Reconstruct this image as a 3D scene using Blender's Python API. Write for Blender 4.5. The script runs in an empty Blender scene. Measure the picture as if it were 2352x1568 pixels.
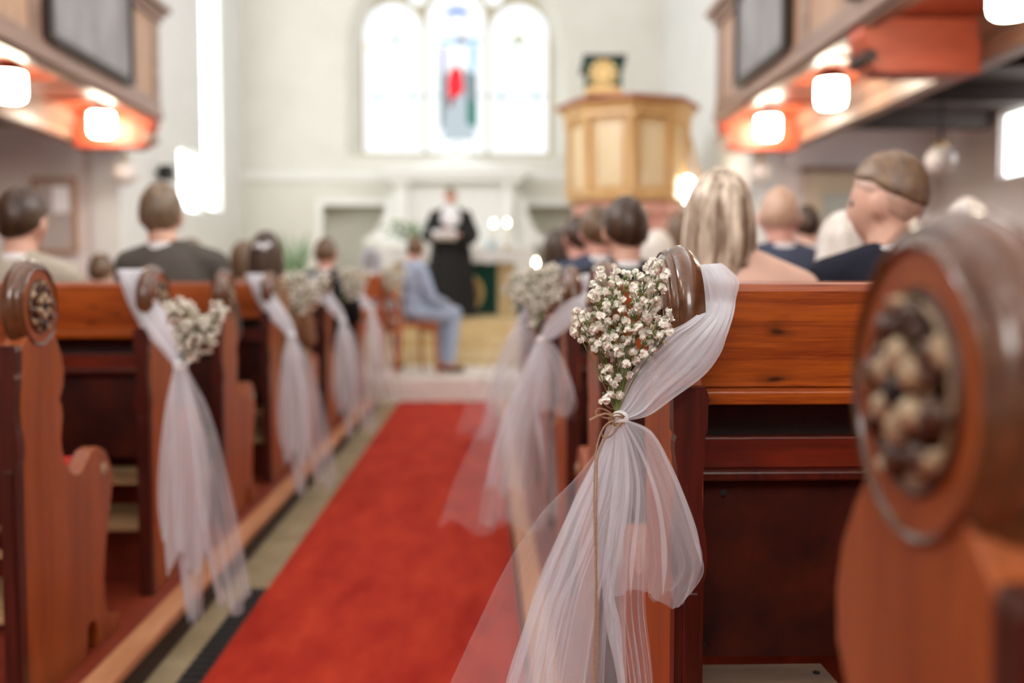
import bpy, bmesh, math, random
from mathutils import Vector, Matrix, noise
from mathutils.geometry import tessellate_polygon
R = math.radians
sc = bpy.context.scene
COL = sc.collection

# ------------------------------------------------------------------ camera, world, exposure
FPX = 2287.0
PITCH = math.atan(136 / FPX)
YAW = math.atan(66 / FPX * math.cos(PITCH))
EYE = Vector((0, 0, 1.2))
cd = bpy.data.cameras.new('camera')
cam = bpy.data.objects.new('camera', cd)
COL.objects.link(cam)
cam.location = EYE
cam.rotation_euler = (math.pi / 2 - PITCH, 0, -YAW)
cd.sensor_width = 36
cd.lens = FPX / 2352 * 36
cd.clip_start = 0.05
cd.dof.use_dof = True
cd.dof.focus_distance = 1.50
cd.dof.aperture_fstop = 1.75
sc.camera = cam
sc.view_settings.view_transform = 'Standard'
sc.view_settings.look = 'None'
sc.view_settings.gamma = 1
sc.view_settings.use_curve_mapping = False
sc.view_settings.exposure = 0.2
sc.cycles.transparent_max_bounces = 32
sc.cycles.max_bounces = 8
sc.cycles.diffuse_bounces = 5
sc.cycles.sample_clamp_indirect = 6
w = bpy.data.worlds.new('sky')
sc.world = w
w.use_nodes = True
w.node_tree.nodes['Background'].inputs[0].default_value = (.86, .93, 1, 1)
w.node_tree.nodes['Background'].inputs[1].default_value = 1.0
NAVE_FILL = 27.0          # glow of the unseen windows added to light the nave
ALTAR_DAY = 1.15     # daylight in the window over the altar
LAMP = 34.0         # glow of the lamps under the galleries

_c, _s = math.cos(YAW), math.sin(YAW)
_cp, _sp = math.cos(PITCH), math.sin(PITCH)
_r, _f, _u = Vector((_c, -_s, 0)), Vector((_s * _cp, _c * _cp, -_sp)), Vector((_s * _sp, _c * _sp, _cp))


def P(x, y, Y):
    """place in the church at depth Y that the survey of the photo gives for (x, y)"""
    d = _f * FPX + _r * (x - 1176) + _u * (784 - y)
    return EYE + d * (Y / d.y)


# ------------------------------------------------------------------ materials
def mat(name, col=(.8, .8, .8), rough=.5, spec=.5, metal=0, coat=0, emit=None, strength=0):
    m = bpy.data.materials.new(name)
    m.use_nodes = True
    b = m.node_tree.nodes['Principled BSDF']
    b.inputs['Base Color'].default_value = (*col, 1)
    b.inputs['Roughness'].default_value = rough
    b.inputs['Specular IOR Level'].default_value = spec
    b.inputs['Metallic'].default_value = metal
    b.inputs['Coat Weight'].default_value = coat
    b.inputs['Coat Roughness'].default_value = .12
    if emit:
        b.inputs['Emission Color'].default_value = (*emit, 1)
        b.inputs['Emission Strength'].default_value = strength
    return m


def N(m, kind, **kw):
    n = m.node_tree.nodes.new(kind)
    for k, v in kw.items():
        if k in n.inputs:
            n.inputs[k].default_value = v
        else:
            setattr(n, k, v)
    return n


def L(m, a, b):
    m.node_tree.links.new(a, b)


def ramp(m, stops):
    n = N(m, 'ShaderNodeValToRGB')
    e = n.color_ramp.elements
    while len(e) < len(stops):
        e.new(.5)
    for i, (p, c) in enumerate(stops):
        e[i].position = p
        e[i].color = (*c, 1)
    return n


def wood(name, dark, light, grain=(1, 1, 1), rough=.35, coat=.3, knots=0, scale=6, bump=.05, spec=.5, fine=.35):
    """grain = stretch of the coordinates: small along the fibre"""
    m = mat(name, light, rough, spec, coat=coat)
    b = m.node_tree.nodes['Principled BSDF']
    tc = N(m, 'ShaderNodeTexCoord')
    mp = N(m, 'ShaderNodeMapping')
    mp.inputs['Scale'].default_value = grain
    L(m, tc.outputs['Object'], mp.inputs[0])
    n1 = N(m, 'ShaderNodeTexNoise', Scale=scale, Detail=6, Roughness=.6, Distortion=.6)
    L(m, mp.outputs[0], n1.inputs['Vector'])
    n2 = N(m, 'ShaderNodeTexNoise', Scale=scale * 6, Detail=3, Roughness=.6)
    L(m, mp.outputs[0], n2.inputs['Vector'])
    mx = N(m, 'ShaderNodeMath', operation='MULTIPLY_ADD')
    L(m, n2.outputs[0], mx.inputs[0])
    mx.inputs[1].default_value = fine
    sub = N(m, 'ShaderNodeMath', operation='SUBTRACT')
    sub.inputs[1].default_value = (fine - .35) * .5
    L(m, n1.outputs[0], mx.inputs[2])
    r = ramp(m, [(.38, dark), (.62, tuple((a + c) / 2 for a, c in zip(dark, light))), (.82, light)])
    L(m, mx.outputs[0], sub.inputs[0])
    L(m, sub.outputs[0], r.inputs[0])
    out = r.outputs[0]
    if knots:
        mp2 = N(m, 'ShaderNodeMapping')
        mp2.inputs['Scale'].default_value = tuple(.5 + .5 * (g > .5) for g in grain)
        L(m, tc.outputs['Object'], mp2.inputs[0])
        nw = N(m, 'ShaderNodeTexNoise', Scale=9, Detail=2)
        L(m, mp2.outputs[0], nw.inputs['Vector'])
        ad = N(m, 'ShaderNodeMixRGB', blend_type='LINEAR_LIGHT')
        ad.inputs[0].default_value = .06
        L(m, mp2.outputs[0], ad.inputs[1])
        L(m, nw.outputs[1], ad.inputs[2])
        v = N(m, 'ShaderNodeTexVoronoi', Scale=knots, voronoi_dimensions='2D')
        sp = N(m, 'ShaderNodeSeparateXYZ')
        cb = N(m, 'ShaderNodeCombineXYZ')
        L(m, ad.outputs[0], sp.inputs[0])
        L(m, sp.outputs[0], cb.inputs[0])
        L(m, sp.outputs[2], cb.inputs[1])
        L(m, cb.outputs[0], v.inputs['Vector'])
        kr = ramp(m, [(.03, (.04, .04, .04)), (.07, (.6, .6, .6)), (.15, (1, 1, 1))])
        L(m, v.outputs['Distance'], kr.inputs[0])
        mu = N(m, 'ShaderNodeMixRGB', blend_type='MULTIPLY')
        mu.inputs[0].default_value = .85
        L(m, out, mu.inputs[1])
        L(m, kr.outputs[0], mu.inputs[2])
        out = mu.outputs[0]
    L(m, out, b.inputs['Base Color'])
    bp = N(m, 'ShaderNodeBump', Strength=bump, Distance=.01)
    L(m, mx.outputs[0], bp.inputs['Height'])
    L(m, bp.outputs[0], b.inputs['Normal'])
    return m


def noisy(name, a, b_, scale=20, rough=.8, bump=.1, spec=.3, stretch=(1, 1, 1), detail=5):
    m = mat(name, a, rough, spec)
    b = m.node_tree.nodes['Principled BSDF']
    tc = N(m, 'ShaderNodeTexCoord')
    mp = N(m, 'ShaderNodeMapping')
    mp.inputs['Scale'].default_value = stretch
    L(m, tc.outputs['Object'], mp.inputs[0])
    n = N(m, 'ShaderNodeTexNoise', Scale=scale, Detail=detail, Roughness=.65)
    L(m, mp.outputs[0], n.inputs['Vector'])
    r = ramp(m, [(.32, a), (.7, b_)])
    L(m, n.outputs[0], r.inputs[0])
    L(m, r.outputs[0], b.inputs['Base Color'])
    if bump:
        bp = N(m, 'ShaderNodeBump', Strength=bump, Distance=.01)
        L(m, n.outputs[0], bp.inputs['Height'])
        L(m, bp.outputs[0], b.inputs['Normal'])
    return m


def tulle_mat(name, cover, net=.4, col=(.93, .945, 1.0)):
    """open net: covers more where light passes it at a slant"""
    m = bpy.data.materials.new(name)
    m.use_nodes = True
    nt = m.node_tree
    nt.nodes.remove(nt.nodes['Principled BSDF'])
    out = nt.nodes['Material Output']
    df = N(m, 'ShaderNodeBsdfDiffuse', Color=(*col, 1))
    tl = N(m, 'ShaderNodeBsdfTranslucent', Color=(*col, 1))
    cl = N(m, 'ShaderNodeMixShader', Fac=.45)
    L(m, df.outputs[0], cl.inputs[1])
    L(m, tl.outputs[0], cl.inputs[2])
    tr = N(m, 'ShaderNodeBsdfTransparent')
    mix = N(m, 'ShaderNodeMixShader')
    L(m, tr.outputs[0], mix.inputs[1])
    L(m, cl.outputs[0], mix.inputs[2])
    lw = N(m, 'ShaderNodeLayerWeight', Blend=.5)
    inv = N(m, 'ShaderNodeMath', operation='SUBTRACT')
    inv.inputs[0].default_value = 1.06
    L(m, lw.outputs['Facing'], inv.inputs[1])
    dv = N(m, 'ShaderNodeMath', operation='DIVIDE')
    dv.inputs[0].default_value = cover
    L(m, inv.outputs[0], dv.inputs[1])
    # woven net of fine threads from the cloth's own coordinates (metres)
    uv = N(m, 'ShaderNodeUVMap')
    sx = N(m, 'ShaderNodeSeparateXYZ')
    L(m, uv.outputs[0], sx.inputs[0])
    acc = None
    for ax, ay in ((1, 1), (1, -1)):
        a1 = N(m, 'ShaderNodeMath', operation='MULTIPLY')
        a1.inputs[1].default_value = ax * 4300
        L(m, sx.outputs[0], a1.inputs[0])
        a2 = N(m, 'ShaderNodeMath', operation='MULTIPLY_ADD')
        a2.inputs[1].default_value = ay * 2700
        L(m, sx.outputs[1], a2.inputs[0])
        L(m, a1.outputs[0], a2.inputs[2])
        s = N(m, 'ShaderNodeMath', operation='SINE')
        L(m, a2.outputs[0], s.inputs[0])
        if acc is None:
            acc = s.outputs[0]
        else:
            mxx = N(m, 'ShaderNodeMath', operation='MAXIMUM')
            L(m, acc, mxx.inputs[0])
            L(m, s.outputs[0], mxx.inputs[1])
            acc = mxx.outputs[0]
    ma = N(m, 'ShaderNodeMath', operation='MULTIPLY_ADD')
    ma.inputs[1].default_value = net
    ma.inputs[2].default_value = 1 - net * .4
    L(m, acc, ma.inputs[0])
    fin = N(m, 'ShaderNodeMath', operation='MULTIPLY', use_clamp=True)
    L(m, dv.outputs[0], fin.inputs[0])
    L(m, ma.outputs[0], fin.inputs[1])
    cap = N(m, 'ShaderNodeMath', operation='MINIMUM')
    cap.inputs[1].default_value = .93
    L(m, fin.outputs[0], cap.inputs[0])
    L(m, cap.outputs[0], mix.inputs[0])
    L(m, mix.outputs[0], out.inputs[0])
    return m


M = {}
M['plank'] = wood('honey pine', (.13, .011, .001), (.41, .086, .007), (.045, 1, 1), .32, .3, knots=10, scale=48, fine=.6)
M['board'] = wood('red knotty pine', (.04, .003, .001), (.20, .017, .0025), (.10, 1, 1), .4, .1, knots=9, scale=22)
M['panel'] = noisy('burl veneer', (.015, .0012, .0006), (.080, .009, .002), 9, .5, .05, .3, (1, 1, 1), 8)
M['end'] = wood('pew end oak', (.20, .036, .006), (.38, .090, .016), (1, 1, .12), .46, .06, scale=14)
M['post'] = wood('red brown post', (.020, .0016, .0008), (.085, .008, .0022), (1, 1, .06), .38, .15, scale=40)
M['rim'] = wood('polished walnut', (.045, .016, .006), (.145, .055, .021), (1, .25, 1), .2, .6, scale=18)
M['carved'] = noisy('carved dark walnut', (.035, .011, .005), (.10, .035, .014), 30, .4, .1, .5)
M['petal'] = noisy('pale carved petals', (.34, .22, .12), (.52, .40, .26), 40, .45, .1, .4)  # paler tan than the carved walnut round them
M['light_wood'] = wood('bare pine', (.34, .19, .08), (.55, .34, .17), (.1, 1, 1), .55, 0, scale=16)
M['shaded_board'] = wood('shade darkened board', (.10, .065, .045), (.20, .13, .09), (.1, 1, 1), .6, 0, scale=16)  # pale board darkened in colour for the shade of the nearest pew
M['dais_edge'] = wood('dais edge pine', (.45, .17, .07), (.66, .32, .16), (1, .07, 1), .5, .1, scale=16)
M['dais'] = wood('dais boards', (.13, .012, .004), (.26, .034, .010), (1, .1, 1), .5, .1, scale=12)
M['cushion'] = noisy('red cushion cloth', (.55, .012, .014), (.70, .03, .03), 60, .9, .1)
M['carpet'] = noisy('red carpet', (.33, .009, .003), (.52, .042, .013), 7, .9, .15, .25, (1, .35, 1), 9)
M['stone'] = noisy('sand stone floor', (.25, .185, .10), (.38, .30, .18), 5, .6, .05, .4)
M['chancel'] = noisy('pale chancel stone', (.72, .68, .62), (.82, .79, .74), 3, .6, .03, .3)
M['step'] = noisy('tan sandstone', (.58, .44, .22), (.72, .58, .34), 4, .6, .05, .3)
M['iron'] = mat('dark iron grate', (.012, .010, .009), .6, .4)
M['plaster'] = noisy('white plaster', (.67, .675, .655), (.72, .725, .705), 2, .9, .02, .2)
M['plaster_cream'] = noisy('cream plaster', (.64, .635, .57), (.69, .685, .625), 2, .9, .02, .2)
M['rose_wall'] = noisy('rose grey plaster', (.66, .595, .585), (.73, .67, .655), 2, .9, .02, .2)
M['white'] = mat('white paint', (.82, .83, .80), .6, .3)
M['tracery'] = noisy('stone tracery', (.44, .40, .28), (.50, .46, .33), 6, .85, .05, .2)
M['gal'] = wood('gallery oak', (.155, .085, .058), (.30, .19, .14), (1, .1, 1), .42, .15, scale=8)
M['gal_panel'] = wood('gallery panel oak', (.25, .13, .07), (.44, .27, .17), (1, 1, .1), .45, .1, scale=8)
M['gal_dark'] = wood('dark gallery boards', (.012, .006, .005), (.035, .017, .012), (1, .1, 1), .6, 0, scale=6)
M['soffit'] = wood('red soffit boards', (.36, .06, .025), (.52, .12, .055), (1, .12, 1), .42, .15, scale=8)
M['beam'] = wood('red beam', (.34, .05, .02), (.50, .10, .045), (.2, 1, 1), .5, .1, scale=8)
M['slate'] = noisy('grey tablet paint', (.16, .15, .15), (.30, .29, .285), 3.5, .5, .03, .4, (1, 1, .35))
M['cream_tablet'] = noisy('cream tablet paint', (.52, .42, .30), (.64, .54, .40), 3, .5, .03, .4)
M['frame_dark'] = mat('dark frame', (.022, .012, .008), .4)
M['lamp'] = mat('lit opal glass', (.9, .9, .88), .3, emit=(1, .86, .66), strength=LAMP)
M['opal'] = mat('unlit opal glass', (.66, .62, .58), .3)
M['brass'] = mat('brass', (.55, .36, .12), .3, metal=1)
M['black'] = mat('black plastic', (.012, .012, .013), .5)
M['pulpit'] = wood('golden pulpit oak', (.50, .28, .09), (.66, .42, .17), (1, 1, .15), .4, .15, scale=6)
M['pulpit_panel'] = wood('pale pulpit panel', (.62, .47, .25), (.72, .58, .36), (1, 1, .15), .45, .1, scale=5)
M['pulpit_rim'] = wood('pulpit cornice', (.20, .045, .02), (.33, .09, .035), (1, .3, 1), .4, .2, scale=8)
M['pink'] = noisy('pink marble', (.55, .24, .18), (.70, .40, .32), 6, .4, .02, .4)
M['green'] = noisy('dark green cloth', (.005, .035, .026), (.010, .060, .046), 12, .8, .05, .2)
M['gold'] = noisy('gold embroidery', (.55, .36, .12), (.74, .54, .24), 30, .5, .1, .4)
M['linen'] = mat('white linen', (.86, .87, .88), .8, .2)
M['wax'] = mat('candle wax', (.88, .84, .72), .5)
M['flame'] = mat('flame', (1, .8, .5), .5, emit=(1, .80, .50), strength=45)
M['leaf'] = noisy('leaves', (.10, .22, .09), (.22, .36, .18), 20, .6, .05)
M['stem'] = noisy('stem green', (.12, .17, .05), (.22, .26, .09), 50, .6, 0)
M['blossom'] = noisy('cream blossom', (.93, .90, .78), (.97, .96, .90), 200, .75, .05, .2)
M['twine'] = noisy('jute twine', (.28, .17, .10), (.50, .34, .22), 400, .9, .3, .1)
M['tulle'] = tulle_mat('white tulle', .30)
M['tulle_thin'] = tulle_mat('thin white tulle', .22)
M['tulle_dense'] = tulle_mat('gathered white tulle', .46, .3)
M['tulle_sheer'] = tulle_mat('sheer white tulle', .15)
M['robe'] = mat('black robe cloth', (.012, .012, .013), .75, .3)
M['paper'] = mat('white paper', (.85, .86, .90), .7)
M['chair'] = wood('orange chair wood', (.36, .085, .02), (.50, .15, .045), (1, 1, .2), .4, .2, scale=10)
M['door'] = mat('grey green door', (.36, .38, .34), .5)
M['door_frame'] = noisy('buff door frame', (.46, .38, .28), (.56, .47, .36), 5, .6, .03)
M['glass_dark'] = mat('notice glass', (.46, .40, .38), .25)


def glow(name, col, k):
    return mat(name, (0, 0, 0), 1, 0, emit=col, strength=k)


G = {}
G['white'] = glow('daylit pane', (.96, .985, 1), ALTAR_DAY)
G['nave'] = glow('added nave light pane', (.97, .98, 1), NAVE_FILL)  # glows in the windows added above the galleries
G['side'] = glow('daylit side pane', (.97, 1, .99), 5)
G['rear'] = glow('added rear light pane', (1, .97, .94), 11)  # weaker glow for the added windows behind and beside the camera
G['high'] = glow('added high light pane', (.97, .99, 1), 2)  # glow of the added windows high in the chancel
G['blue'] = glow('blue glass', (.05, .20, .72), 1.0)
G['palebl'] = glow('pale blue glass', (.38, .64, 1), 1.0)
G['red'] = glow('red glass', (.95, .045, .06), 1.0)
G['dkred'] = glow('dark red glass', (.30, .03, .04), 1.0)
G['green'] = glow('green glass', (.08, .25, .20), 1.0)
G['grey'] = glow('grey glass', (.26, .31, .33), 1.0)
G['mauve'] = glow('mauve glass', (.36, .32, .55), 1.0)
G['lgrey'] = glow('light grey glass', (.52, .60, .64), 1.0)
G['brown'] = glow('brown glass', (.16, .13, .11), 1.0)
G['yellow'] = glow('yellow glass', (.95, .80, .45), 1.1)
G['lead'] = glow('leaded band', (.42, .52, .54), 1.0)


# ------------------------------------------------------------------ mesh builder
class MB:
    def __init__(s):
        s.v, s.f, s.m, s.uv = [], [], [], None
        s.mi = 0

    def add(s, vs, fs):
        o = len(s.v)
        s.v += [tuple(v) for v in vs]
        for f in fs:
            s.f.append(tuple(i + o for i in f))
            s.m.append(s.mi)
        return s

    def box(s, x0, x1, y0, y1, z0, z1):
        x0, x1 = min(x0, x1), max(x0, x1)
        y0, y1 = min(y0, y1), max(y0, y1)
        z0, z1 = min(z0, z1), max(z0, z1)
        v = [(x, y, z) for z in (z0, z1) for y in (y0, y1) for x in (x0, x1)]
        return s.add(v, [(0, 2, 3, 1), (4, 5, 7, 6), (0, 1, 5, 4), (2, 6, 7, 3), (0, 4, 6, 2), (1, 3, 7, 5)])

    def prism(s, poly, a, b, fn):
        """poly of 2D points; fn(p, q, t) -> xyz, extruded t from a to b"""
        n = len(poly)
        v = [fn(p, q, a) for p, q in poly] + [fn(p, q, b) for p, q in poly]
        f = [tuple(range(n)), tuple(range(2 * n - 1, n - 1, -1))]
        f += [(i, (i + 1) % n, (i + 1) % n + n, i + n) for i in range(n)]
        return s.add(v, f)

    def grid(s, rows, wrap=False, cap=False):
        nr, nc = len(rows), len(rows[0])
        v = [p for r in rows for p in r]
        f = []
        for i in range(nr - 1):
            for j in range(nc if wrap else nc - 1):
                k = (j + 1) % nc
                f.append((i * nc + j, i * nc + k, (i + 1) * nc + k, (i + 1) * nc + j))
        if cap:
            f.append(tuple(reversed(range(nc))))
            f.append(tuple((nr - 1) * nc + j for j in range(nc)))
        return s.add(v, f)

    def lathe(s, prof, fn, n=24, a0=0, a1=2 * math.pi):
        """prof: (h, r); fn(h, r*cos, r*sin) -> xyz"""
        full = abs(a1 - a0 - 2 * math.pi) < 1e-6
        k = n if full else n + 1
        rows = [[fn(h, r * math.cos(a0 + (a1 - a0) * j / n), r * math.sin(a0 + (a1 - a0) * j / n)) for j in range(k)] for h, r in prof]
        return s.grid(rows, wrap=full, cap=full)

    def zlathe(s, prof, c=(0, 0, 0), n=24):
        return s.lathe(prof, lambda h, a, b: (c[0] + a, c[1] + b, c[2] + h), n)

    def tube(s, pts, rad, n=8):
        pts = [Vector(p) for p in pts]
        if not hasattr(rad, '__len__'):
            rad = [rad] * len(pts)
        rows = []
        prev = None
        for i, p in enumerate(pts):
            t = (pts[min(i + 1, len(pts) - 1)] - pts[max(i - 1, 0)])
            t = t.normalized() if t.length > 1e-9 else Vector((0, 0, 1))
            if prev is None:
                prev = t.orthogonal().normalized()
            a = (prev - t * prev.dot(t))
            a = a.normalized() if a.length > 1e-6 else t.orthogonal().normalized()
            prev = a
            b = t.cross(a)
            rows.append([p + (a * math.cos(2 * math.pi * j / n) + b * math.sin(2 * math.pi * j / n)) * rad[i] for j in range(n)])
        return s.grid(rows, wrap=True, cap=True)

    def capsule(s, p, q, r0, r1, n=14):
        p, q = Vector(p), Vector(q)
        d = q - p
        t = d.normalized() if d.length > 1e-6 else Vector((0, 0, 1))
        pts, rad = [], []
        for a in (-85, -60, -30, 0):
            pts.append(p + t * (r0 * math.sin(R(a))))
            rad.append(r0 * math.cos(R(a)))
        for k in (.33, .67):
            pts.append(p + d * k)
            rad.append(r0 + (r1 - r0) * k)
        for a in (0, 30, 60, 85):
            pts.append(q + t * (r1 * math.sin(R(a))))
            rad.append(r1 * math.cos(R(a)))
        return s.tube(pts, rad, n)

    def ell(s, c, r, n=16, rot=None):
        rows = []
        for i in range(n + 1):
            a = -math.pi / 2 + math.pi * min(max(i / n, .01), .99)
            row = []
            for j in range(n):
                b = 2 * math.pi * j / n
                v = Vector((r[0] * math.cos(a) * math.cos(b), r[1] * math.cos(a) * math.sin(b), r[2] * math.sin(a)))
                if rot:
                    v = rot @ v
                row.append(v + Vector(c))
            rows.append(row)
        return s.grid(rows, wrap=True, cap=True)

    def build(s, name, m, parent=None, off=(0, 0, 0), smooth=None, bevel=0, kind=None, label=None):
        me = bpy.data.meshes.new(name)
        off = Vector(off)
        me.from_pydata([tuple(Vector(v) - off) for v in s.v], [], s.f)
        ms = m if isinstance(m, (list, tuple)) else [m]
        for x in ms:
            me.materials.append(x)
        if len(ms) > 1:
            me.polygons.foreach_set('material_index', s.m)
        if s.uv:
            ul = me.uv_layers.new(name='UVMap')
            for lp in me.loops:
                ul.data[lp.index].uv = s.uv[lp.vertex_index]
        bm = bmesh.new()
        bm.from_mesh(me)
        bmesh.ops.recalc_face_normals(bm, faces=bm.faces)
        bm.to_mesh(me)
        bm.free()
        if smooth:
            me.polygons.foreach_set('use_smooth', [True] * len(me.polygons))
            if smooth < 179:
                me.set_sharp_from_angle(angle=R(smooth))
        o = bpy.data.objects.new(name, me)
        COL.objects.link(o)
        if parent:
            o.parent = parent
        if bevel:
            b = o.modifiers.new('bevel', 'BEVEL')
            b.width = bevel
            b.segments = 2
            b.limit_method = 'ANGLE'
        if kind:
            o['kind'] = kind
        if label:
            o['label'] = label
        return o


def tag(o, label, cat, group=None, kind=None):
    o['label'] = label
    o['category'] = cat
    if group:
        o['group'] = group
    if kind:
        o['kind'] = kind
    return o


def thing(name, label, cat, loc=(0, 0, 0), rz=0, group=None):
    o = bpy.data.objects.new(name, None)
    o.empty_display_size = .1
    COL.objects.link(o)
    o.location = loc
    o.rotation_euler = (0, 0, rz)
    return tag(o, label, cat, group)


def struct(o, label=None):
    o['kind'] = 'structure'
    if label:
        o['label'] = label
    return o


def copy_tree(o, parent=None):
    c = o.copy()
    COL.objects.link(c)
    c.parent = parent
    for ch in list(o.children):
        copy_tree(ch, c)
    return c


def spline(pts, n):
    """Catmull-Rom through the points, n samples"""
    pts = [Vector(p) for p in pts]
    out = []
    m = len(pts) - 1
    for k in range(n):
        t = k / (n - 1) * m
        i = min(int(t), m - 1)
        t -= i
        a, b, c, d = pts[max(i - 1, 0)], pts[i], pts[i + 1], pts[min(i + 2, m)]
        out.append(.5 * ((2 * b) + (c - a) * t + (2 * a - 5 * b + 4 * c - d) * t * t + (3 * b - a - 3 * c + d) * t ** 3))
    return out


# ------------------------------------------------------------------ room shell
AX = -.445        # middle of the church
WL, WR = -6.0, 5.1
CL, CR = -3.93, 2.96
CEIL = 8.0


def boxobj(name, m, *b, bevel=0, parent=None):
    return MB().box(*b).build(name, m, parent, bevel=bevel)


struct(boxobj('floor', M['stone'], WL, WR, -5, 9.95, -.2, 0), 'sand coloured stone floor of the aisle')
struct(boxobj('ceiling', M['plaster'], WL, WR, -5, 17.4, CEIL, CEIL + .2))
ch = MB().box(WL, WR, 9.95, 17.4, -.2, .23)
struct(ch.build('chancel_floor', M['chancel'], bevel=.01), 'pale stone floor and step before the altar steps')
for i, (y, z) in enumerate(((11.55, .397), (12.0, .563), (12.45, .73))):
    struct(boxobj('trim_%d' % (i + 1), M['step'], CL + .01, CR - .01, y, 17.3, z - .167, z, bevel=.008), 'tan stone altar step')
DL, DR = -1.03, .146
for s_, x0, x1, nm in ((-1, WL, DL, 'left'), (1, DR, WR, 'right')):
    d = struct(boxobj('pew_platform_' + nm, M['dais'], x0, x1, -4.9, 9.4, 0, .1), 'low boarded platform under the %s pews' % nm)
    e0, e1 = (DL - .075, DL + .012) if s_ < 0 else (DR - .012, DR + .07)
    struct(boxobj('trim_%d' % (4 + (s_ > 0)), M['dais_edge'], e0, e1, -4.9, 9.42, .074, .106, bevel=.005), 'pale wooden edge board of the %s pew platform' % nm)
    r0, r1 = (DL + .001, DL + .012) if s_ < 0 else (DR - .012, DR - .001)
    struct(boxobj('trim_%d' % (6 + (s_ > 0)), M['gal_dark'], r0, r1, -4.9, 9.42, 0.001, .072), 'dark riser of the %s pew platform' % nm)

cp = MB().box(-.84, .126, -4.5, 9.93, .001, .012)
tag(cp.build('carpet_runner', M['carpet']), 'long red carpet runner down the middle of the aisle', 'carpet')
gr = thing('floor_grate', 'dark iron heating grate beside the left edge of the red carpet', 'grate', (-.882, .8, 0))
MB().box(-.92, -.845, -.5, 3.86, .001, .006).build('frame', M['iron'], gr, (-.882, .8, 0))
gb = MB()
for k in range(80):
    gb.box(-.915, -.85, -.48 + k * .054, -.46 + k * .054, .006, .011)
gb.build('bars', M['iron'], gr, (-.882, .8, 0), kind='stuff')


def arch(xc, hw, z0, zs, n=20, k=1.0):
    """outline of a round-headed opening"""
    return [(xc - hw, z0), (xc + hw, z0)] + [(xc + hw * math.cos(math.pi * i / n), zs + k * hw * math.sin(math.pi * i / n)) for i in range(n + 1)]


def pane_wall(outer, holes, fn):
    polys = [[Vector((p, q, 0)) for p, q in outer]] + [[Vector((p, q, 0)) for p, q in h] for h in holes]
    flat = [v for p in polys for v in p]
    return [fn(v.x, v.y) for v in flat], [tuple(t) for t in tessellate_polygon(polys)]


# east wall of the chancel with the window opening and two niches
BY = 16.5
front = arch(-.43, 1.80, 3.26, 4.94, 28)
back = arch(-.43, 1.60, 3.30, 4.94, 28)
nl = [(-2.63, .73), (-1.50, .73), (-1.50, 2.46), (-2.63, 2.46)]
nr = [(.62, .73), (1.75, .73), (1.75, 2.46), (.62, 2.46)]
wb = MB()
v, f = pane_wall([(CL, .2), (CR, .2), (CR, CEIL), (CL, CEIL)], [front, nl, nr], lambda p, q: (p, BY, q))
wb.add(v, f)
wb.grid([[(p, BY, q) for p, q in front], [(p, BY + .32, q) for p, q in back]], wrap=True)
for h in (nl, nr):
    wb.grid([[(p, BY, q) for p, q in h], [(p, BY + .55, q) for p, q in h]], wrap=True)
    wb.add([(p, BY + .55, q) for p, q in h], [(0, 1, 2, 3)])
struct(wb.build('wall_back', M['plaster_cream']), 'cream plaster wall behind the altar')
lights = [(-1.488, .497, 3.352, 5.335), (-.444, .490, 3.352, 5.56), (.60, .490, 3.352, 5.335)]
holes = [arch(*l, 24) for l in lights]
circ = [[(xc + .17 * math.cos(2 * math.pi * i / 20), zc + .17 * math.sin(2 * math.pi * i / 20)) for i in range(20)] for xc, zc in ((-1.075, 5.93), (.178, 5.93))]
win = thing('window_1', 'three tall round-headed stained glass lights over the altar', 'window', (-.43, 16.8, 3.3))
del win['category']
struct(win)
tr = MB()
v, f = pane_wall(back, holes + circ, lambda p, q: (p, BY + .30, q))
tr.add(v, f)
for h in holes + circ:
    tr.grid([[(p, BY + .30, q) for p, q in h], [(p, BY + .40, q) for p, q in h]], wrap=True)
tr.build('tracery', M['tracery'], win, (-.43, 16.8, 3.3))
GY = BY + .385


def glass(name, base, pieces):
    """one light: base pane plus coloured pieces set in front of it by a few millimetres"""
    g = MB()
    ms = [G['white']]
    v, f = pane_wall(base, [], lambda p, q: (p, GY, q))
    g.add(v, f)
    for i, (poly, col) in enumerate(pieces):
        if G[col] not in ms:
            ms.append(G[col])
        g.mi = ms.index(G[col])
        v, f = pane_wall(poly, [], lambda p, q: (p, GY - .004 - .0015 * i, q))
        g.add(v, f)
    o = g.build(name, ms, win, (-.43, 16.8, 3.3))
    return o


def wp(x, y):       # survey of the window plane
    q = P(x, y, GY)
    return (q.x, q.z)


def poly(*pts):
    return [wp(x, y) for x, y in pts]


def rect(x0, y0, x1, y1):
    return poly((x0, y1), (x1, y1), (x1, y0), (x0, y0))


side_l = [(rect(848, 218, 968, 226), 'lead'), (rect(866, 150, 869, 288), 'lead'), (rect(950, 150, 953, 288), 'lead'),
          (poly((893, 88), (908, 102), (923, 88), (916, 84), (900, 84)), 'lead'), (rect(866, 289, 952, 293), 'palebl'),
          (rect(865, 290, 878, 295), 'yellow'), (rect(945, 290, 954, 295), 'yellow'), (rect(840, 98, 845, 120), 'yellow')]
side_r = [(rect(1130, 218, 1252, 226), 'lead'), (rect(1149, 150, 1152, 288), 'green'), (rect(1232, 150, 1235, 288), 'green'),
          (poly((1174, 90), (1191, 107), (1208, 90), (1200, 82), (1183, 82)), 'green'), (poly((1182, 90), (1193, 97), (1203, 88), (1192, 80)), 'yellow'),
          (rect(1150, 289, 1236, 293), 'palebl'), (rect(1149, 289, 1162, 295), 'yellow'), (rect(1228, 289, 1238, 295), 'yellow')]
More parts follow.
